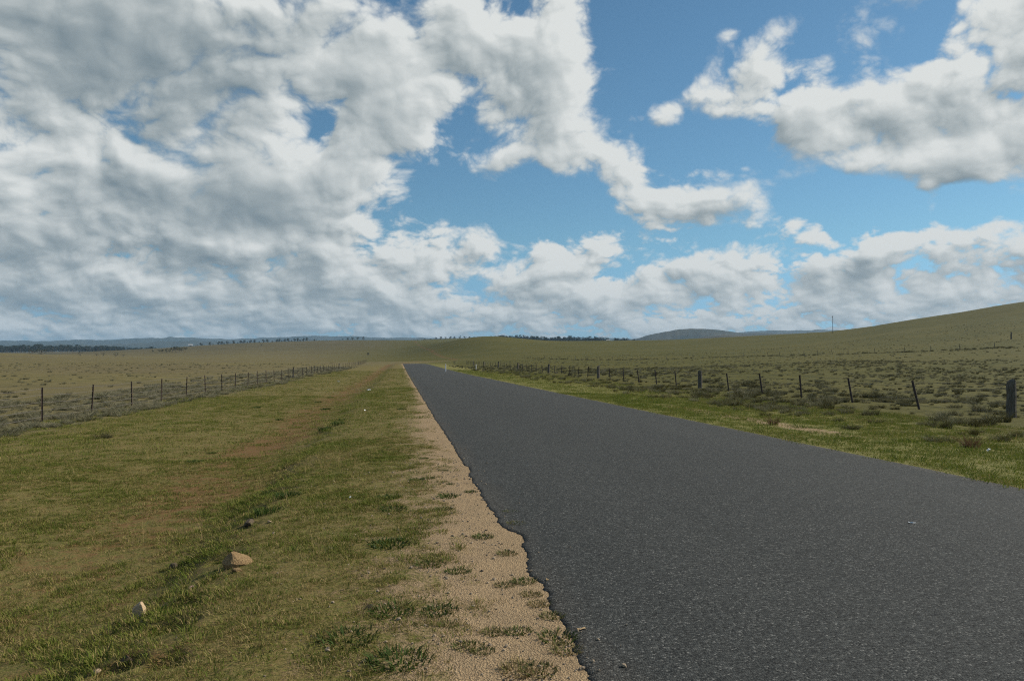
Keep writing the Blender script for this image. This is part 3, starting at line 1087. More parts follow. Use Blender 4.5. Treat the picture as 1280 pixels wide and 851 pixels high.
sets = [
    pick(62000, -10.5, -.10, -1.5, 13, turf_keep), pick(16000, -13, -.15, 13, 42, turf_keep), pick(5000, -13, -.1, 42, 130, turf_keep),
    pick(16000, 6.72, 17, 3, 34, turf_keep), pick(5000, 6.75, 18, 34, 120, turf_keep),
]
grow = [1.0, 1.0, 1.0, 1.15, 1.0]
kind0 = [(0, 7), (7, 12), (12, 16), (7, 12), (12, 16)]
X = np.concatenate([a[0] for a in sets])
Y = np.concatenate([a[1] for a in sets])
S = np.concatenate([a[2] for a in sets])
T_ = np.concatenate([a[3] for a in sets])
G = np.concatenate([np.full(len(a[0]), g) for a, g in zip(sets, grow)]) * RNG.uniform(.65, 1.35, len(X))
sand_, soil_, *_r = masks(X, Y)
lush = n2(X, Y, 1.1, 6.6) + .8 * n2(X, Y, 3.7, 1.9)
lush = lush + (.45 + .9 * n2(X, Y, .9, 1.4)) * np.exp(-((S + 2.75 + .3 * n2(X, Y, .8, 3.2)) / .36) ** 2) * sstep(T_, 9, 5)
G *= .80 * (1 + .55 * np.clip(lush, -.7, 1.0))
DRY = np.clip(.26 - .22 * np.clip(lush, -.4, 1) + .36 * n2(X, Y, .55, 7.7) + .34 * n2(X, Y, 2.4, 5.2) + .22 * sand_ + .25 * soil_ - .34 * sstep(S, 6.5, 7.5) * sstep(S, 12, 9), 0, 1)
TI = RNG.normal(0, .12, (len(X), 2))
scatter('grass', np.stack([X, Y, ground_z(X, Y)], 1), RNG.uniform(0, 6.28, len(X)), G, np.concatenate([RNG.integers(k[0], k[1], len(a[0])) for a, k in zip(sets, kind0)]), TURF,
        {'dry': DRY}, 'short green and straw coloured turf covering both road verges', 'grass', TI)
a = [pick(700, -9, -1.6, -1, 16, turf_keep), pick(900, -11, -1.0, 16, 50, turf_keep), pick(700, 7.6, 16, 4, 45, turf_keep)]
X = np.concatenate([q[0] for q in a]); Y = np.concatenate([q[1] for q in a])
scatter('dry_grass', np.stack([X, Y, ground_z(X, Y)], 1), RNG.uniform(0, 6.28, len(X)), RNG.uniform(.5, 1.1, len(X)), RNG.integers(0, 3, len(X)), TALL,
        {'dry': RNG.uniform(.45, .9, len(X))}, 'thin pale dry grass stalks standing out of the turf', 'grass')


# ------------------------------------------------------------------ tussock belts
def t_at(s, Yd):
    # distance along the road of the point of a parallel line that lies at depth Yd
    return (Yd - _L[1] - s * _N[1]) / _T[1]


def belt_keep(x, y, s, t):
    c = n2(x, y, .22, 3.9) + .6 * n2(x, y, .7, 2.7)
    return np.clip(.62 + .8 * c, .03, 1)


def bank_keep(x, y, s, t):
    c = n2(x, y, .35, 3.9) + .8 * n2(x, y, .9, 2.7)
    return np.clip(.22 + 1.3 * c, .01, 1) * (.35 + .65 * sstep(s, 10, 15))


def pad_keep(x, y, s, t):
    c = n2(x, y, .05, 3.9) + .8 * n2(x, y, .16, 2.7) + .5 * n2(x, y, .5, 1.7)
    return np.clip(.36 + .9 * c, .04, 1)


sets = [pick(2300, -20, -11.3, 4, 60, belt_keep), pick(2000, -21, -11, 60, 190, belt_keep),
        pick(2900, 10.2, 26, 5, 50, bank_keep), pick(3600, 10.4, 30, 50, 190, bank_keep),
        pick(6500, -130, -21, 12, 260, pad_keep), pick(14000, 24, 75, 8, 120, pad_keep), pick(15000, 30, 240, 60, 330, pad_keep)]
gs = [.72, .80, .84, .84, .60, .55, .58]
ds = [.70, .70, .18, .20, .50, .36, .40]
X = np.concatenate([q[0] for q in sets]); Y = np.concatenate([q[1] for q in sets]); S = np.concatenate([q[2] for q in sets])
G = np.concatenate([np.full(len(q[0]), g) for q, g in zip(sets, gs)]) * np.clip(RNG.lognormal(-.25, .4, len(X)), .3, 1.6)
DRY = np.clip(np.concatenate([np.full(len(q[0]), g) for q, g in zip(sets, ds)]) + .3 * n2(X, Y, .3, 5.8) + RNG.normal(0, .13, len(X)), 0, 1)
V_ = RNG.integers(0, len(TUFT), len(X))
Zt = ground_z(X, Y) - .03
D_ = np.hypot(X, Y)
rank = np.where((np.abs(np.arctan2(X, Y)) < .585) & (Y > 6), G / D_, 0)
TT = st_of(X, Y)[1]
bays, big = {}, []
for i in np.argsort(-rank)[:900]:
    if (S[i] < 0 and S[i] < -17) or S[i] > 24:
        continue
    if S[i] < 0:
        key = ('L', max(-1, int((TT[i] - t_at(-13.0, 26.4)) // 4.5)))
    else:
        key = ('R', max(-1, int((TT[i] - t_at(20.0, 26.8)) // 4.68)))
    if len(bays.setdefault(key, [])) < 9 and len(big) < 190 and key[1] < 19:
        bays[key].append(i)
        big.append(i)
isbig = np.zeros(len(X), bool)
isbig[big] = True
K = ~isbig
# the darker rank growth along the old fence line across the right-hand hillside
LINE = [(655, 447.5), (720, 449.5), (800, 449.3), (900, 447), (960, 445), (1060, 443), (1130, 440.3), (1200, 437.3), (1290, 433.5)]
lp = [hit(*q) for q in LINE]
lx, ly = [], []
for i in range(330):
    u = RNG.uniform(0, len(lp) - 1.001)
    k = int(u)
    f = u - k
    lx.append(lp[k][0] * (1 - f) + lp[k + 1][0] * f + RNG.normal(0, 1.0))
    ly.append(lp[k][1] * (1 - f) + lp[k + 1][1] * f + RNG.normal(0, 1.6))
lx, ly = np.array(lx), np.array(ly)
X2, Y2 = np.concatenate([X[K], lx]), np.concatenate([Y[K], ly])
Z2 = np.concatenate([Zt[K], ground_z(lx, ly) - .05])
G2 = np.concatenate([G[K], RNG.uniform(.55, 1.6, len(lx))])
scatter('tussock_grass', np.stack([X2, Y2, Z2], 1), RNG.uniform(0, 6.28, len(X2)), G2, np.concatenate([V_[K], RNG.integers(0, 6, len(lx))]), TUFT,
        {'dry': np.concatenate([DRY[K], np.full(len(lx), .25)])}, 'grey and olive tussock grass massed along the fences and over the paddocks', 'grass')
NTH = ['', 'first', 'second', 'third', 'fourth', 'fifth', 'sixth', 'seventh', 'eighth', 'ninth', 'tenth', 'eleventh', 'twelfth', 'thirteenth', 'fourteenth',
       'fifteenth', 'sixteenth', 'seventeenth', 'eighteenth', 'nineteenth', 'twentieth']


def nth(k):
    return NTH[k] if k < len(NTH) else NTH[20] + ' or later'


for (side, k), idx in bays.items():
    idx.sort(key=lambda i: abs(S[i] - 3.4))
    for r_, i in enumerate(idx):
        o = link('grass_tussock', TUFT[V_[i]], None, (X[i], Y[i], Zt[i]), (0, 0, RNG.uniform(0, 6.28)), (G[i] * RNG.uniform(.7, 1.35), G[i] * RNG.uniform(.7, 1.35), G[i] * RNG.uniform(.60, .95)))
        o['own_dry'] = float(DRY[i])
        if side == 'L':
            where = 'beside the %s gap of the left fence' % nth(k + 1) if k >= 0 else 'left of the leftmost left fence post'
            tag(o, 'silvery tussock, %s from the road %s' % (nth(r_ + 1), where), 'tussock', 'tussocks along the left fence')
        else:
            where = 'beside the %s gap left of the big right post' % nth(k + 1) if k >= 0 else 'in front of the big right post'
            tag(o, 'olive tussock, %s from the road %s' % (nth(r_ + 1), where), 'tussock', 'tussocks by the right fence')
RED_TUFT = blades('rusty_tussock', 150, .30, .20, .46, .0095, .8, 3, blade_material('rusty_blades', ((.080, .046, .022), (.110, .064, .032)), ((.150, .098, .052), (.205, .145, .080))), 260, droop=.2, core=.5)
for (px, py, sc, lab) in ((1213, 560, .95, 'rusty red-brown tussock at the roadside in front of the big right post'),
                          (967, 531, .8, 'dull brown spiky tussock at the edge of the bare sandy strip')):
    x, y, z = hit(px, py)
    o = tag(link('grass_tussock', RED_TUFT, None, (x, y, z - .02), (0, 0, px), (sc,) * 3), lab, 'tussock')
    o['own_dry'] = .3
for (px, py, sc, lab) in ((1245, 527, 1.25, 'broad dark tussock at the left foot of the big right-hand post'),
                          (125, 548, .75, 'lone grey-green tussock standing out on the mown left verge'),
                          (1190, 527, 1.2, 'wide dark tussock left of the big right-hand post')):
    x, y, z = hit(px, py)
    o = tag(link('grass_tussock', TUFT[px % 6], None, (x, y, z - .03), (0, 0, px), (sc, sc, sc * .9)), lab, 'tussock')
    o['own_dry'] = .10

# ------------------------------------------------------------------ weeds on the shoulder
WEED = [blades('weed_%d' % i, 170, .11, .012, .045, .0085, 1.1, 2, MAT_WEED, 300 + i, droop=.25, core=1.0) for i in range(4)]
WEEDS = [(536, 598, .9, .1), (559, 621, 1.2, .1), (556, 637, .9, .1), (603, 672, .9, .15), (573, 714, .9, .1), (634, 692, .8, .55), (632, 732, .7, .8),
         (655, 728, .8, .1), (648, 790, .75, .0), (586, 808, .8, .4), (492, 764, 1.3, .0), (499, 827, 1.5, .0), (549, 765, 1.1, .15), (538, 706, 1.1, .25),
         (697, 797, 1.0, .5), (709, 813, .8, .5), (649, 838, 1.0, .7), (589, 615, .7, .2), (492, 637, 1.3, .15), (487, 622, 1.3, .15), (435, 800, 1.6, .1),
         (563, 605, .5, .2), (554, 588, .7, .2), (530, 573, .8, .2), (664, 744, .7, .6), (674, 755, .7, .6), (487, 681, 1.6, .15), (645, 655, .8, .5),
         (638, 640, .7, .5), (618, 790, .7, .6), (520, 600, .9, .2), (690, 770, .7, .5), (604, 815, .6, .5), (560, 780, .6, .4), (672, 840, .9, .7)]
lanes = {}
for i, (px, py, sc, dr) in sorted(enumerate(WEEDS), key=lambda q: -q[1][1]):
    x, y, z = hit(px, py)
    o = link('weed_tuft', WEED[i % 4], None, (x, y, z), (0, 0, i * 1.7), (sc, sc, sc * .9))
    o['own_dry'] = dr
    if (px, py) == (648, 790):
        tag(o, 'small dark green rosette weed alone on the bare sand of the shoulder', 'weed')
    elif (px, py) == (632, 732):
        tag(o, 'straw-yellow dead tuft on the bare sand near the road edge', 'weed')
    elif (px, py) == (499, 827):
        tag(o, 'broad dark green weed mat nearest the camera left of the sand', 'weed')
    elif (px, py) == (603, 672):
        tag(o, 'dark green weed on the sand opposite the broken road edge', 'weed')
    else:
        sw = st_of(x, y)[0]
        lane = 'at the road edge' if sw > -.17 else ('on the open sand' if sw > -.75 else 'between gravel and turf')
        lanes[lane] = lanes.get(lane, 0) + 1
        tag(o, '%s weed tuft %s, %s one from the camera' % ('straw coloured' if dr > .45 else 'green', lane, nth(lanes[lane])), 'weed', 'weeds on the sandy shoulder')
DARK = [(245, 578, .9), (264, 567, .7), (398, 503, 1.2), (414, 497, 1.0), (437, 471, 1.2), (350, 525, .9), (407, 512, 1.4), (430, 525, 1.0), (502, 512, 1.0),
        (410, 537, 1.6), (425, 530, 1.4), (388, 487, 1.2), (320, 510, 1.2), (335, 640, 1.0), (340, 617, .8), (360, 620, 1.0)]
for i, (px, py, sc) in enumerate(sorted(DARK, key=lambda q: -q[1])):
    x, y, z = hit(px, py)
    o = link('weed_tuft', WEED[i % 4], None, (x, y, z), (0, 0, i * 2.1), (sc * 1.4, sc * 1.4, sc * 1.8))
    o['own_dry'] = 0.0
    tag(o, 'dark green tuft on the short turf of the left verge, %s from the camera' % nth(i + 1), 'weed', 'dark tufts on the left verge')


# ------------------------------------------------------------------ gravel on the shoulder
def stone_mesh(name, seed, mat, flat=.75, sub=2, cuts=7):
    r = random.Random(seed)
    bm = bmesh.new()
    bmesh.ops.create_icosphere(bm, subdivisions=sub, radius=1.0)
    planes = [(Vector((r.gauss(0, 1), r.gauss(0, 1), r.gauss(0, 1))).normalized(), r.uniform(.55, .9)) for _ in range(cuts)]
    for v in bm.verts:
        for n, dd in planes:
            k = v.co.dot(n) - dd
            if k > 0:
                v.co -= n * k
        v.co *= 1 + r.uniform(-.035, .035)
        v.co.z *= flat
    me = bpy.data.meshes.new(name)
    bm.to_mesh(me)
    bm.free()
    me.materials.append(mat)
    return me


MAT_GRIT = simple('grit', (.20, .15, .10), (.42, .33, .23), 30.0)
MAT_GRIT2 = simple('grey_grit', (.13, .10, .07), (.25, .20, .14), 30.0)
GRIT = [stone_mesh('grit_%d' % i, 400 + i, MAT_GRIT if i < 3 else MAT_GRIT2, .7, 1, 5) for i in range(5)]


def grit_keep(x, y, s, t):
    sand = masks(x, y)[0]
    return np.clip(sand * (.55 + .8 * n2(x, y, 1.4, 3.3)), 0.02, 1) * np.where(s > -.02, 0, 1)


q = pick(11000, -3.0, -.02, -.5, 9, grit_keep)
q2 = pick(2500, -2.4, -.02, 9, 22, grit_keep)
q3 = pick(2600, .0, .55, -.5, 16, lambda x, y, s, t: np.clip(np.exp(-s / .13) * (.3 + .9 * n2(x, y, 1.1, 4.3)), 0, 1))
X = np.concatenate([q[0], q2[0], q3[0]]); Y = np.concatenate([q[1], q2[1], q3[1]])
onroad = np.concatenate([q[2], q2[2], q3[2]])
sz = np.clip(RNG.lognormal(math.log(.0055), .55, len(X)), .003, .019)
scatter('gravel', np.stack([X, Y, np.where(onroad > 0, .05 * (1 - ((onroad - ROAD_W / 2) / (ROAD_W / 2)) ** 2), ground_z(X, Y)) + sz * .2], 1), RNG.uniform(0, 6.28, len(X)), sz, RNG.integers(0, 5, len(X)), GRIT, {},
        'loose tan and grey grit scattered over the sandy shoulder', 'gravel', RNG.uniform(-.5, .5, (len(X), 2)))

# ------------------------------------------------------------------ rocks
MAT_SANDSTONE = simple('sandstone', (.165, .098, .045), (.330, .225, .110), 9.0, bump=.02)
MAT_PALESTONE = simple('pale_stone', (.38, .25, .14), (.56, .43, .28), 12.0, bump=.015)
MAT_DARKSTONE = simple('lichened_stone', (.060, .050, .036), (.170, .125, .080), 9.0, bump=.02)
MAT_PINKSTONE = simple('pink_stone', (.30, .17, .13), (.42, .28, .22), 12.0, bump=.01)
ROCKS = [  # column, row of the base, width in photo px, material, proportions, turn, label
    (297, 706, 35, MAT_SANDSTONE, (1, .8, .78), .5, 'largest orange sandstone rock on the left verge'),
    (296, 714, 15, MAT_SANDSTONE, (1, .8, .5), 1.5, 'small brown stone wedged under the largest sandstone rock'),
    (172, 772, 25, MAT_PALESTONE, (.85, .7, 1.05), 2.2, 'pale upright pinkish stone in the grass left of the largest rock'),
    (217, 711, 10, MAT_DARKSTONE, (1, 1, 1), .3, 'small round red-brown stone between the two bigger rocks'),
    (311, 659, 17, MAT_DARKSTONE, (1, .6, .6), 1.1, 'dark half-buried rock with a lit edge behind the largest rock'),
    (240, 735, 10, MAT_PINKSTONE, (1, .7, .5), .8, 'small pink stone in the dry grass below the largest rock'),
    (157, 832, 16, MAT_DARKSTONE, (1, .7, .8), .2, 'dark weathered stone in a hollow at the bottom left of the verge'),
    (121, 843, 9, MAT_PALESTONE, (1, .9, .9), .9, 'little round tan stone at the bottom left corner of the verge'),
    (461, 760, 12, MAT_DARKSTONE, (1, .7, .6), .4, 'small grey stone at the edge of the gravel and the turf'),
    (311, 626, 9, MAT_PALESTONE, (1, .8, .5), 1.9, 'small tan stone farthest up the broken bank'),
    (337, 653, 7, MAT_PALESTONE, (1, .9, .6), .1, 'little pale stone right of the dark half-buried rock'),
]
for i, (px, py, wpx, mat, prop, turn, lab) in enumerate(ROCKS):
    x, y, z = hit(px, py)
    r = .5 * wpx / FPX * math.hypot(x, y)
    me = stone_mesh('rock', 500 + i, mat, 1.0, 3, 10)
    tag(link('rock', me, None, (x, y, z + r * prop[2] * (.22 if i == 0 else .42)), (.25 * math.sin(i), .3 * math.cos(i * 2), turn), (r * prop[0], r * prop[1], r * prop[2])), lab, 'rock')

# ------------------------------------------------------------------ litter and scraps
MAT_SCRAP = simple('white_scrap', (.62, .62, .60), (.80, .80, .78), 20.0, rough=.6)
MAT_LEAF = simple('dry_leaf', (.30, .20, .10), (.46, .34, .19), 30.0)
MAT_STICK = simple('bleached_wood', (.30, .27, .22), (.48, .44, .37), 14.0, stretch=(1, 1, 8))


def crumple(name, seed, mat, n=6):
    """a creased scrap: a small bent sheet with thickness"""
    r = np.random.default_rng(seed)
    u = np.linspace(-1, 1, n)
    XX, YY = np.meshgrid(u, u)
    hh = .35 * np.sin(XX * 2.3 + r.uniform(0, 6)) * np.cos(YY * 2.9 + r.uniform(0, 6)) + r.uniform(-.14, .14, XX.shape) + .35
    edge = 1 - .2 * r.uniform(0, 1, XX.shape)
    top = np.stack([XX * edge, YY * edge * .7, hh], -1).reshape(-1, 3)
    bot = top - np.array([0, 0, .05])
    V = np.vstack([top, bot])
    F = []
    k = n * n
    for i in range(n - 1):
        for j in range(n - 1):
            a = i * n + j
            F.append((a, a + 1, a + n + 1, a + n))
            F.append((k + a, k + a + n, k + a + n + 1, k + a + 1))
    ring = list(range(n)) + [i * n + n - 1 for i in range(1, n)] + list(range(n * n - 2, n * n - n - 1, -1)) + [i * n for i in range(n - 2, 0, -1)]
    for a, c in zip(ring, ring[1:] + ring[:1]):
        F.append((a, k + a, k + c, c))
    return mesh_from(name, V, faces=F, mats=[mat], smooth=False)


for i, (px, py, wpx, lab) in enumerate([
        (461, 489, 4.5, 'larger white scrap of litter far up the left verge'),
        (456, 515, 3.5, 'small white scrap of litter on the left verge nearest the camera'),
        (423, 478, 3.5, 'small white scrap of litter near the tussocks of the left fence'),
        (825, 483, 4.0, 'white scrap of litter at the foot of the right fence'),
        (1236, 565, 6.0, 'white and tan scrap of litter in the grass by the rusty tussock'),
        (438, 625, 3.5, 'tiny white scrap of litter in the turf beside the gravel')]):
    x, y, z = hit(px, py)
    r = .5 * wpx / FPX * math.hypot(x, y)
    tag(link('litter', crumple('litter', i, MAT_SCRAP), None, (x, y, z + .01 + (.04 if y > 20 else .02)), (.3, .2, i), (r, r, r)), lab, 'litter')
for i, (px, py, wpx, mat, nm, lab) in enumerate([
        (727, 777, 13, MAT_LEAF, 'dry_leaf', 'tan dry leaf scrap on the asphalt nearest the camera'),
        (684, 717, 8, MAT_LEAF, 'dry_leaf', 'small tan leaf scrap on the asphalt near the broken edge'),
        (1140, 654, 8, MAT_SCRAP, 'paper_scrap', 'thin white scrap lying out on the bare asphalt')]):
    d = pix_dir(px, py)
    k = (EYE - .045) / -d.z
    x, y = d.x * k, d.y * k
    s_, t_ = st_of(x, y)
    z = .05 * (1 - ((s_ - ROAD_W / 2) / (ROAD_W / 2)) ** 2) + .002
    r = .5 * wpx / FPX * k
    tag(link(nm, crumple(nm, 40 + i, mat), None, (x, y, z), (0, 0, .6 + i), (r, r * .5, r * .35)), lab, 'scrap')
x, y, z = hit(917, 492)
st = MB().tube([(-.38, 0, .03), (-.1, .03, .10), (.15, -.02, .09), (.42, .05, .03)], [.022, .026, .022, .012], 6)
st.tube([(.1, -.01, .09), (.2, .1, .17), (.26, .2, .2)], [.014, .010, .005], 5)
tag(link('fallen_branch', st.mesh('fallen_branch', MAT_STICK), None, (x, y, z), (0, 0, -.2)), 'bleached fallen branch under the leaning pickets of the right fence', 'branch')

# ------------------------------------------------------------------ fences
MAT_RUST = simple('rusty_steel', (.045, .032, .024), (.095, .062, .042), 14.0, rough=.7, spec=.3)
MAT_POST = simple('weathered_timber', (.070, .060, .047), (.165, .143, .115), 6.0, stretch=(6, 6, .7), bump=.01)
MAT_WIRE = simple('fence_wire', (.10, .085, .07), (.17, .15, .13), 20.0, rough=.55, spec=.4)


def picket_mesh(h, w=.034):
    """steel star picket: three fins round a spine, notched top"""
    m = MB()
    for k in range(3):
        a = 2 * math.pi * k / 3
        m.box((w / 2 * math.cos(a), w / 2 * math.sin(a), h / 2 - .1), (w, .012, h + .2), a)
    return m.mesh('star_picket', MAT_RUST)


def timber_mesh(h, r, seed):
    q = np.random.default_rng(seed)
    m = MB()
    zs = [-.25, .0, .3 * h, .6 * h, .86 * h, h - .02, h]
    rs = [1.05, 1.04, 1.0, .97, .95, .93, .80]
    pts = [(q.normal(0, .008), q.normal(0, .008), z) for z in zs]
    m.tube(pts, [r * k for k in rs], 10)
    for i, v in enumerate(m.v):
        ph = math.atan2(v.y, v.x)
        k = 1 + .07 * math.sin(3 * ph + seed) + .05 * math.sin(7 * ph + 2 * seed)
        m.v[i] = Vector((v.x * k, v.y * k, v.z + (.03 * math.sin(ph + seed) if v.z > h - .05 else 0)))
    return m.mesh('timber_post', MAT_POST)


PICK = picket_mesh(1.17)
PICK_R = picket_mesh(1.22, .05)


def build_fence(s, t0, step, n, wood_every, wood_first, lean, label, heights, skip=0):
    """posts and strands as parts of one fence"""
    x0, y0 = xy_of(s, t0)
    f = thing('wire_fence', label, 'fence', (x0, y0, gz(x0, y0)))
    tops = []
    for k in range(n):
        t = t0 + step * k + random.uniform(-.12, .12)
        x, y = xy_of(s + random.uniform(-.06, .06), t)
        z = gz(x, y)
        wood = (k % wood_every) == wood_first
        a = random.gauss(lean[0], lean[1]) if not wood else random.gauss(.03, .05)
        if k in lean[2]:
            a = lean[2][k]
        side = random.gauss(0, .03)
        # lean along the fence: top goes a radians onward along the road direction
        rot = Vector((_T[0] * math.sin(a) + _N[0] * math.sin(side), _T[1] * math.sin(a) + _N[1] * math.sin(side), math.cos(a))).to_track_quat('Z', 'Y').to_euler()
        if wood:
            big = (label.find('right') >= 0)
            h, r = (1.26, .155) if big else (1.22, .085)
            o = link('timber_post', timber_mesh(h, r, k), f, Vector((x, y, z)) - f.location, rot)
            o['label'] = 'thick grey timber strainer post'
        else:
            h = 1.22 if lean[0] else 1.17
            o = link('star_picket', PICK_R if lean[0] else PICK, f, Vector((x, y, z)) - f.location, rot)
        up = Vector((0, 0, 1))
        up.rotate(rot)
        tops.append((Vector((x, y, z)), up))
    for hgt in heights:
        pts, m = [], MB()
        for i, (p, u) in enumerate(tops):
            a = p + u * (hgt + random.uniform(-.02, .02)) - f.location
            if i:
                mid = (pts[-1] + a) / 2 - Vector((0, 0, random.uniform(.01, .05)))
                pts.append(mid)
            pts.append(a)
        m.tube(pts, [.0060] * len(pts), 4)
        link('wire', m.mesh('wire', MAT_WIRE), f)
    return f


SL, SR = -13.0, 20.0
build_fence(SL, t_at(SL, 26.4) - 5 * 4.5, 4.5, 65, 16, 3, (0.0, .025, {}), 'straight wire fence on dark steel pickets along the left verge',
            (.18, .42, .66, .90, 1.12))
build_fence(SR, t_at(SR, 26.8) - 5 * 4.68, 4.68, 53, 6, 5, (.32, .07, {6: .34, 7: .36, 8: .18, 18: -.14, 19: -.26, 20: -.18, 25: 0.0}), 'old wire fence on leaning pickets and thick posts along the right verge',
            (.20, .45, .72, .98, 1.18))
# the remains of a cross fence in the rank growth on the hillside
f = thing('wire_fence', 'distant broken line of little posts in dark growth across the right hillside', 'fence', lp[4])
seglen = [math.dist(lp[i][:2], lp[i + 1][:2]) for i in range(len(lp) - 1)]
PX = MB().tube([(0, 0, -.2), (.02, 0, .6), (0, .02, 1.25)], [.06, .055, .05], 5).mesh('fence_post', MAT_POST)
for i in range(len(lp) - 1):
    for k in range(max(1, int(seglen[i] / 6.5))):
        u = k / max(1, int(seglen[i] / 6.5))
        x = lp[i][0] * (1 - u) + lp[i + 1][0] * u
        y = lp[i][1] * (1 - u) + lp[i + 1][1] * u
        link('fence_post', PX, f, Vector((x, y, gz(x, y))) - f.location, (random.gauss(0, .08), random.gauss(0, .08), 0))

# ------------------------------------------------------------------ guide posts
MAT_WHITE = simple('white_paint', (.66, .66, .64), (.80, .80, .78), 6.0, rough=.5)
MAT_RED = simple('red_reflector', (.35, .03, .02), (.42, .05, .03), 10.0, rough=.3)


def guide_post(px, py, label):
    x, y, z = hit(px, py)
    t = thing('guide_post', label, 'guide post', (x, y, z), -TH)
    m = MB()
    m.tube([(0, 0, -.2), (0, 0, .98)], [.062, .062], 8)
    m.tube([(0, 0, .98), (0, 0, 1.02)], [.062, .045], 8)
    link('post', m.mesh('post', MAT_WHITE), t)
    link('reflector', MB().box((0, -.066, .85), (.06, .012, .10)).mesh('reflector', MAT_RED), t)


guide_post(595, 463.5, 'white roadside guide post standing before the start of the right fence')
guide_post(557, 464.5, 'farther pale guide post close to the road edge near the crest')

# ------------------------------------------------------------------ power pole and lone post on the hill
x, y, z = hit(1041, 416.5)
dd = math.hypot(x, y)
ph = 20.0 / FPX * dd
t = thing('power_pole', 'thin power pole standing on the skyline of the right hill', 'power pole', (x, y, z), .9)
link('pole', MB().tube([(0, 0, -1), (0, 0, ph * .5), (0, 0, ph)], [.17, .15, .12], 8).mesh('pole', MAT_POST), t)
link('crossarm', MB().box((0, .16, ph - .9), (2.0, .14, .16)).mesh('crossarm', MAT_POST), t)
for k in (-.85, 0.0, .85):
    link('insulator', MB().tube([(k, .16, ph - .82), (k, .16, ph - .55)], [.07, .05], 6).mesh('insulator', MAT_SCRAP), t)
x, y, z = hit(1264, 424)
ph = 7.5 / FPX * math.hypot(x, y)
tag(link('timber_post', MB().tube([(0, 0, -.3), (.02, 0, ph * .6), (.05, 0, ph)], [.20, .19, .15], 7).mesh('timber_post', MAT_POST), None, (x, y, z)),
    'lone dark post high on the slope of the right hill', 'post')

# ------------------------------------------------------------------ trees
MAT_BARK = simple('bark', (.10, .085, .07), (.22, .20, .17), 3.0)


def leaf_material(name, a, c):
    m, b, p = material(name, .8, .15)
    rnd = b.node('ShaderNodeObjectInfo').outputs['Random']
    tone = getattr_node(b, 'tone')
    b.put(p.inputs['Base Color'], b.mix(b.m('ADD', b.m('MULTIPLY', rnd, .4), b.m('MULTIPLY', tone, .6)), a, c))
    return m


MAT_LEAVES = leaf_material('gum_leaves', (.030, .042, .020), (.085, .090, .045))
MAT_PINE = leaf_material('dark_foliage', (.018, .028, .016), (.045, .058, .030))


def tree_meshes(seed, spread, clumps, mat, low=.35):
    """unit-height tree: forked trunk and a crown of leaf clumps with gaps"""
    r = np.random.default_rng(seed)
    m = MB()
    m.tube([(0, 0, -.04), (.01, 0, .2), (.0, .015, .45), (.02, 0, .62)], [.040, .032, .024, .014], 7)
    cl = []
    for i in range(clumps):
        a = 2 * math.pi * i / clumps + r.uniform(-.5, .5)
        z = r.uniform(low + .05, .92)
        wid = spread * (1 - .55 * abs((z - .6) / .4) ** 1.5) * math.sqrt(r.uniform(.15, 1))
        c = np.array([math.cos(a) * wid, math.sin(a) * wid, z])
        cl.append((c, r.uniform(.10, .18)))
        z0 = min(.5, z * .62)
        m.tube([(0, 0, z0), tuple(c * .6 + np.array([0, 0, z0]) * .4), tuple(c)], [.016, .010, .004], 5, cap=False)
    trunk = m.mesh('trunk', MAT_BARK)
    V, F, T = [], [], []
    for c, rad in cl:
        for k in range(46):
            d = r.normal(size=3)
            d /= np.linalg.norm(d)
            p = c + d * rad * r.uniform(.45, 1.0) * np.array([1.15, 1.15, .8])
            u = r.normal(size=3); u /= np.linalg.norm(u)
            w = np.cross(u, d); w /= np.linalg.norm(w) + 1e-6
            s = r.uniform(.018, .036)
            b0 = len(V)
            V += [p - u * s, p - w * s * .7, p + u * s, p + w * s * .7]
            tone = r.uniform(0, 1)
            T += [tone] * 4
            F += [(b0, b0 + 1, b0 + 2), (b0, b0 + 2, b0 + 3)]
    crown = mesh_from('crown', np.array(V), tris=np.array(F), mats=[mat], smooth=False)
    attr(crown, 'tone', T)
    return trunk, crown


KINDS = [tree_meshes(600 + i, .34 + .05 * (i % 3), 11 + i % 4, MAT_LEAVES, .34) for i in range(4)]
DENSE = [tree_meshes(640 + i, .30 + .05 * (i % 2), 15, MAT_PINE, .12) for i in range(3)]
SHRUB = [tree_meshes(660 + i, .62, 12, MAT_LEAVES, .05) for i in range(2)]
ntree = 0


def tree(px, py, hpx, label, group=None, kinds=KINDS, name='tree', dist=None, cat='tree', wide=1.0):
    global ntree
    if dist is None:
        x, y, z = hit(px, py, 4000)
    else:
        d = pix_dir(px, HORIZON)
        k = dist / math.hypot(d.x, d.y)
        x, y = d.x * k, d.y * k
        z = gz(x, y)
    h = hpx / FPX * math.hypot(x, y)
    tr, cr = kinds[ntree % len(kinds)]
    ntree += 1
    t = thing(name, label, cat, (x, y, z - .02 * h), ntree * 1.3, group)
    t.scale = (h * wide, h * wide, h)
    link('trunk', tr, t)
    link('crown', cr, t)


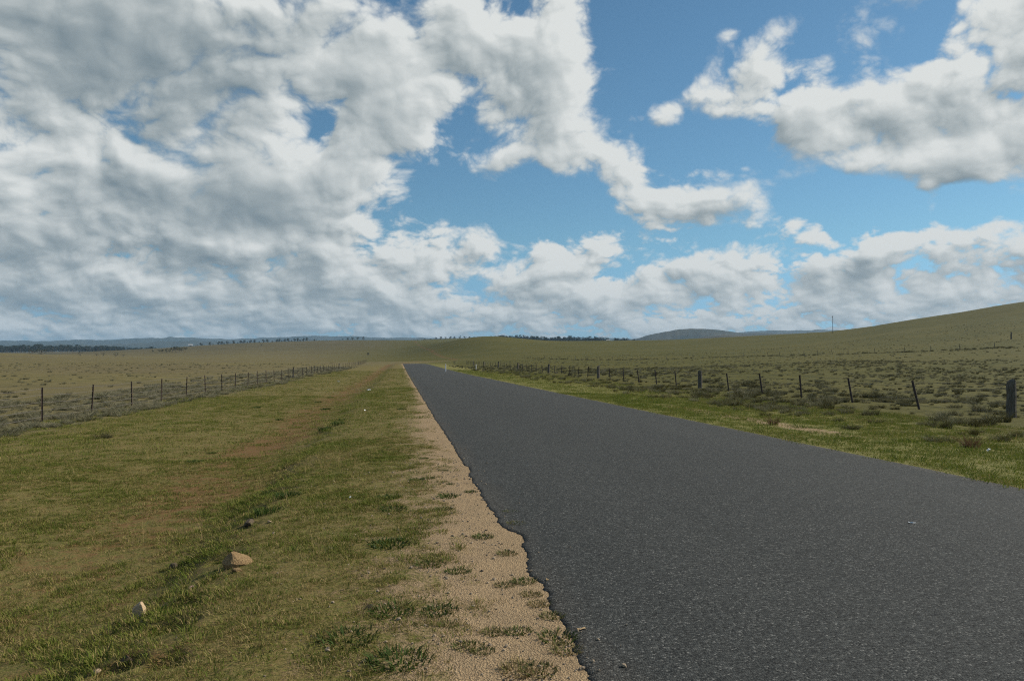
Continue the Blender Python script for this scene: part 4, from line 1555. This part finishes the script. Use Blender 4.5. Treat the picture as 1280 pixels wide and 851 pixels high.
for px, hp, lab in ((428.5, 2.6, 'smallest and leftmost of the five trees on the bare ridge'), (434.5, 3.8, 'second tree from the left on the bare ridge skyline'),
                    (440.5, 4.2, 'middle and widest tree on the bare ridge skyline'), (447, 4.2, 'second tree from the right on the bare ridge skyline'),
                    (454, 4.8, 'rightmost tree of the five on the bare ridge skyline')):
    tree(px, 0, hp, lab, 'row of trees on the ridge', dist=1560, wide=1.15)
for i, (px, py, hp) in enumerate(((191, 440.5, 3), (199, 440.5, 4), (203, 441, 4.5), (208, 440.8, 5), (212, 440.5, 4), (216, 440, 6.5), (220, 440, 7), (224, 440, 6), (227, 439.5, 5.5), (232, 438.5, 4.5))):
    tree(px, py, hp, 'grey-green tree in the clump below the left ridge, %s from left' % nth(i + 1), 'clump of trees below the left ridge', wide=1.2)
rx = [246, 251, 262, 266, 273, 277, 280, 284, 292, 297, 301, 305, 309, 313, 318, 324, 329, 334, 340, 346, 349, 352, 356, 360, 364, 368, 372, 375, 379, 383, 393]
for i, px in enumerate(rx):
    tree(px, 0, 2.4 + 2.6 * abs(math.sin(i * 2.1)), 'small dark tree on the crest of the left ridge, %s from the %s' % (nth(i + 1) if i < 16 else nth(len(rx) - i), 'left' if i < 16 else 'right'), 'line of trees along the left ridge', kinds=DENSE, dist=1585, wide=1.25)
for i, (px, hp) in enumerate(((522, 1.8), (531, 2.2), (538, 2.0), (545, 2.8), (551, 3.2), (557, 2.6), (563, 3.2), (568, 2.8), (575, 3.4), (581, 3.2), (587, 3.0), (593, 3.0), (600, 2.4))):
    tree(px, 0, hp + 1.0, 'small dark tree behind the rounded mound past the road end, %s from left' % nth(i + 1), 'trees behind the rounded mound', kinds=DENSE, dist=2480, wide=1.4)
for px, py, hp, lab in ((460, 446, 6, 'slim lone shrub in the hollow left of the road end'), (100, 444.5, 4.5, 'low round bush at the foot of the far left slope'),
                        (121, 445, 3.2, 'low dark bush left of the paired bushes on the far left slope'), (129, 445.3, 4, 'round dark bush in the middle of the far left slope'),
                        (145, 446, 5, 'broadest dark bush on the far left slope'), (154, 446, 3.2, 'small bush right of the broadest bush on the far left slope'),
                        (327, 432.5, 2.6, 'tiny lone bush just under the crest of the left ridge'),
                        (568, 455, 4.2, 'low dark shrub on the roadside bank near the crest of the road')):
    tree(px, py, hp, lab, None, SHRUB if hp < 6 else KINDS, 'shrub', cat='shrub', wide=1.0 if hp != 6 else .7)
for px, hp, lab in ((40, 5.5, 'wide olive thicket at the left edge of the far plain'), (52, 6.0, 'rounded olive thicket right of the wide one on the far plain')):
    tree(px, 0, hp, lab, None, SHRUB, 'shrub', dist=860, cat='shrub', wide=1.7)


# far woods read as one mass
def joined(tr, cr):
    V = [tuple(v.co) for v in tr.vertices]
    F = [tuple(p.vertices) for p in tr.polygons]
    b = len(V)
    V += [tuple(v.co) for v in cr.vertices]
    nf = len(F)
    F += [tuple(b + i for i in p.vertices) for p in cr.polygons]
    me = mesh_from('wood_tree', V, faces=F, mats=[MAT_BARK, MAT_PINE], smooth=False)
    mi = np.zeros(len(F), np.int32)
    mi[nf:] = 1
    me.polygons.foreach_set('material_index', mi)
    attr(me, 'tone', np.concatenate([np.zeros(b), [a.value for a in cr.attributes['tone'].data]]))
    return me


WOOD = [joined(*k) for k in DENSE]


def wood(n, x0, x1, d0, d1, h0, h1, label, taper=True):
    px = RNG.uniform(x0, x1, n)
    dist = RNG.uniform(d0, d1, n)
    b = np.arctan((px - 640) / FPX)
    X, Y = dist * np.sin(b), dist * np.cos(b)
    h = RNG.uniform(h0, h1, n)
    if taper:
        u = (px - x0) / (x1 - x0)
        h = h * (.55 + .45 * np.sin(np.clip(u, 0, 1) * math.pi) ** .5)
    h = h * (1 + .35 * n2(px, px * 0, .05, 4.0))
    scatter('woods', np.stack([X, Y, ground_z(X, Y) - .3], 1), RNG.uniform(0, 6.28, n), h, RNG.integers(0, 3, n), WOOD, {}, label, 'woods')


wood(420, 612, 800, 2300, 2700, 12, 21, 'long dark belt of trees on the horizon right of the mound')
wood(1400, -420, 196, 2300, 3300, 13, 22, 'dark blue-green forest spread along the far left plain', taper=False)
wood(220, 150, 300, 2500, 3300, 10, 17, 'thin far forest running behind the left ridge')

# ------------------------------------------------------------------ far houses
MAT_ROOF = simple('iron_roof', (.40, .40, .40), (.55, .55, .54), 2.0, rough=.5)
MAT_PANE = simple('dark_glass', (.02, .025, .03), (.04, .05, .06), 2.0, rough=.15, spec=.5)


def house(px, py, wpx, label, dist):
    d = pix_dir(px, HORIZON)
    k = dist / math.hypot(d.x, d.y)
    x, y = d.x * k, d.y * k
    z = gz(x, y)
    w = wpx / FPX * dist
    t = thing('farm_house', label, 'house', (x, y, z), math.atan2(-x, y))
    dp, h = w * .55, max(2.4, w * .3)
    link('wall', MB().box((0, 0, h / 2 - .3), (w, dp, h + .6)).mesh('wall', MAT_WHITE), t)
    m = MB()
    e = .35
    m.v = [Vector(q) for q in ((-w / 2 - e, -dp / 2 - e, h - .05), (w / 2 + e, -dp / 2 - e, h - .05), (w / 2 + e, dp / 2 + e, h - .05), (-w / 2 - e, dp / 2 + e, h - .05),
                               (-w / 2 - e, 0, h + dp * .35), (w / 2 + e, 0, h + dp * .35))]
    m.f = [(0, 1, 5, 4), (2, 3, 4, 5), (0, 4, 3), (1, 2, 5), (3, 2, 1, 0)]
    link('roof', m.mesh('roof', MAT_ROOF), t)
    link('door', MB().box((0, -dp / 2 - .02, 1.0), (.9, .08, 2.0)).mesh('door', MAT_PANE), t)
    for q in (-.3, .3):
        link('window', MB().box((q * w, -dp / 2 - .02, 1.5), (w * .14, .08, 1.1)).mesh('window', MAT_PANE), t)


house(760, 427, 3.6, 'tiny white shed on the far skyline below the dark belt of trees', 905)
house(238, 433.5, 4.5, 'tiny white farmhouse on the left ridge right of the tree clump', 1480)

# ------------------------------------------------------------------ haze
hz = MB().box((0, 0, 205.0), (66000, 66000, 550.0))
mh = bpy.data.materials.new('haze')
mh.use_nodes = True
for n in list(mh.node_tree.nodes):
    if n.type == 'BSDF_PRINCIPLED':
        mh.node_tree.nodes.remove(n)
hv = mh.node_tree.nodes.new('ShaderNodeVolumePrincipled')
hv.inputs['Color'].default_value = (.36, .58, .80, 1)
hv.inputs['Density'].default_value = 5.8e-5
hv.inputs['Anisotropy'].default_value = 0.0
mh.node_tree.links.new(hv.outputs[0], [n for n in mh.node_tree.nodes if n.type == 'OUTPUT_MATERIAL'][0].inputs['Volume'])
tag(link('haze', hz.mesh('haze', mh)), kind='stuff')
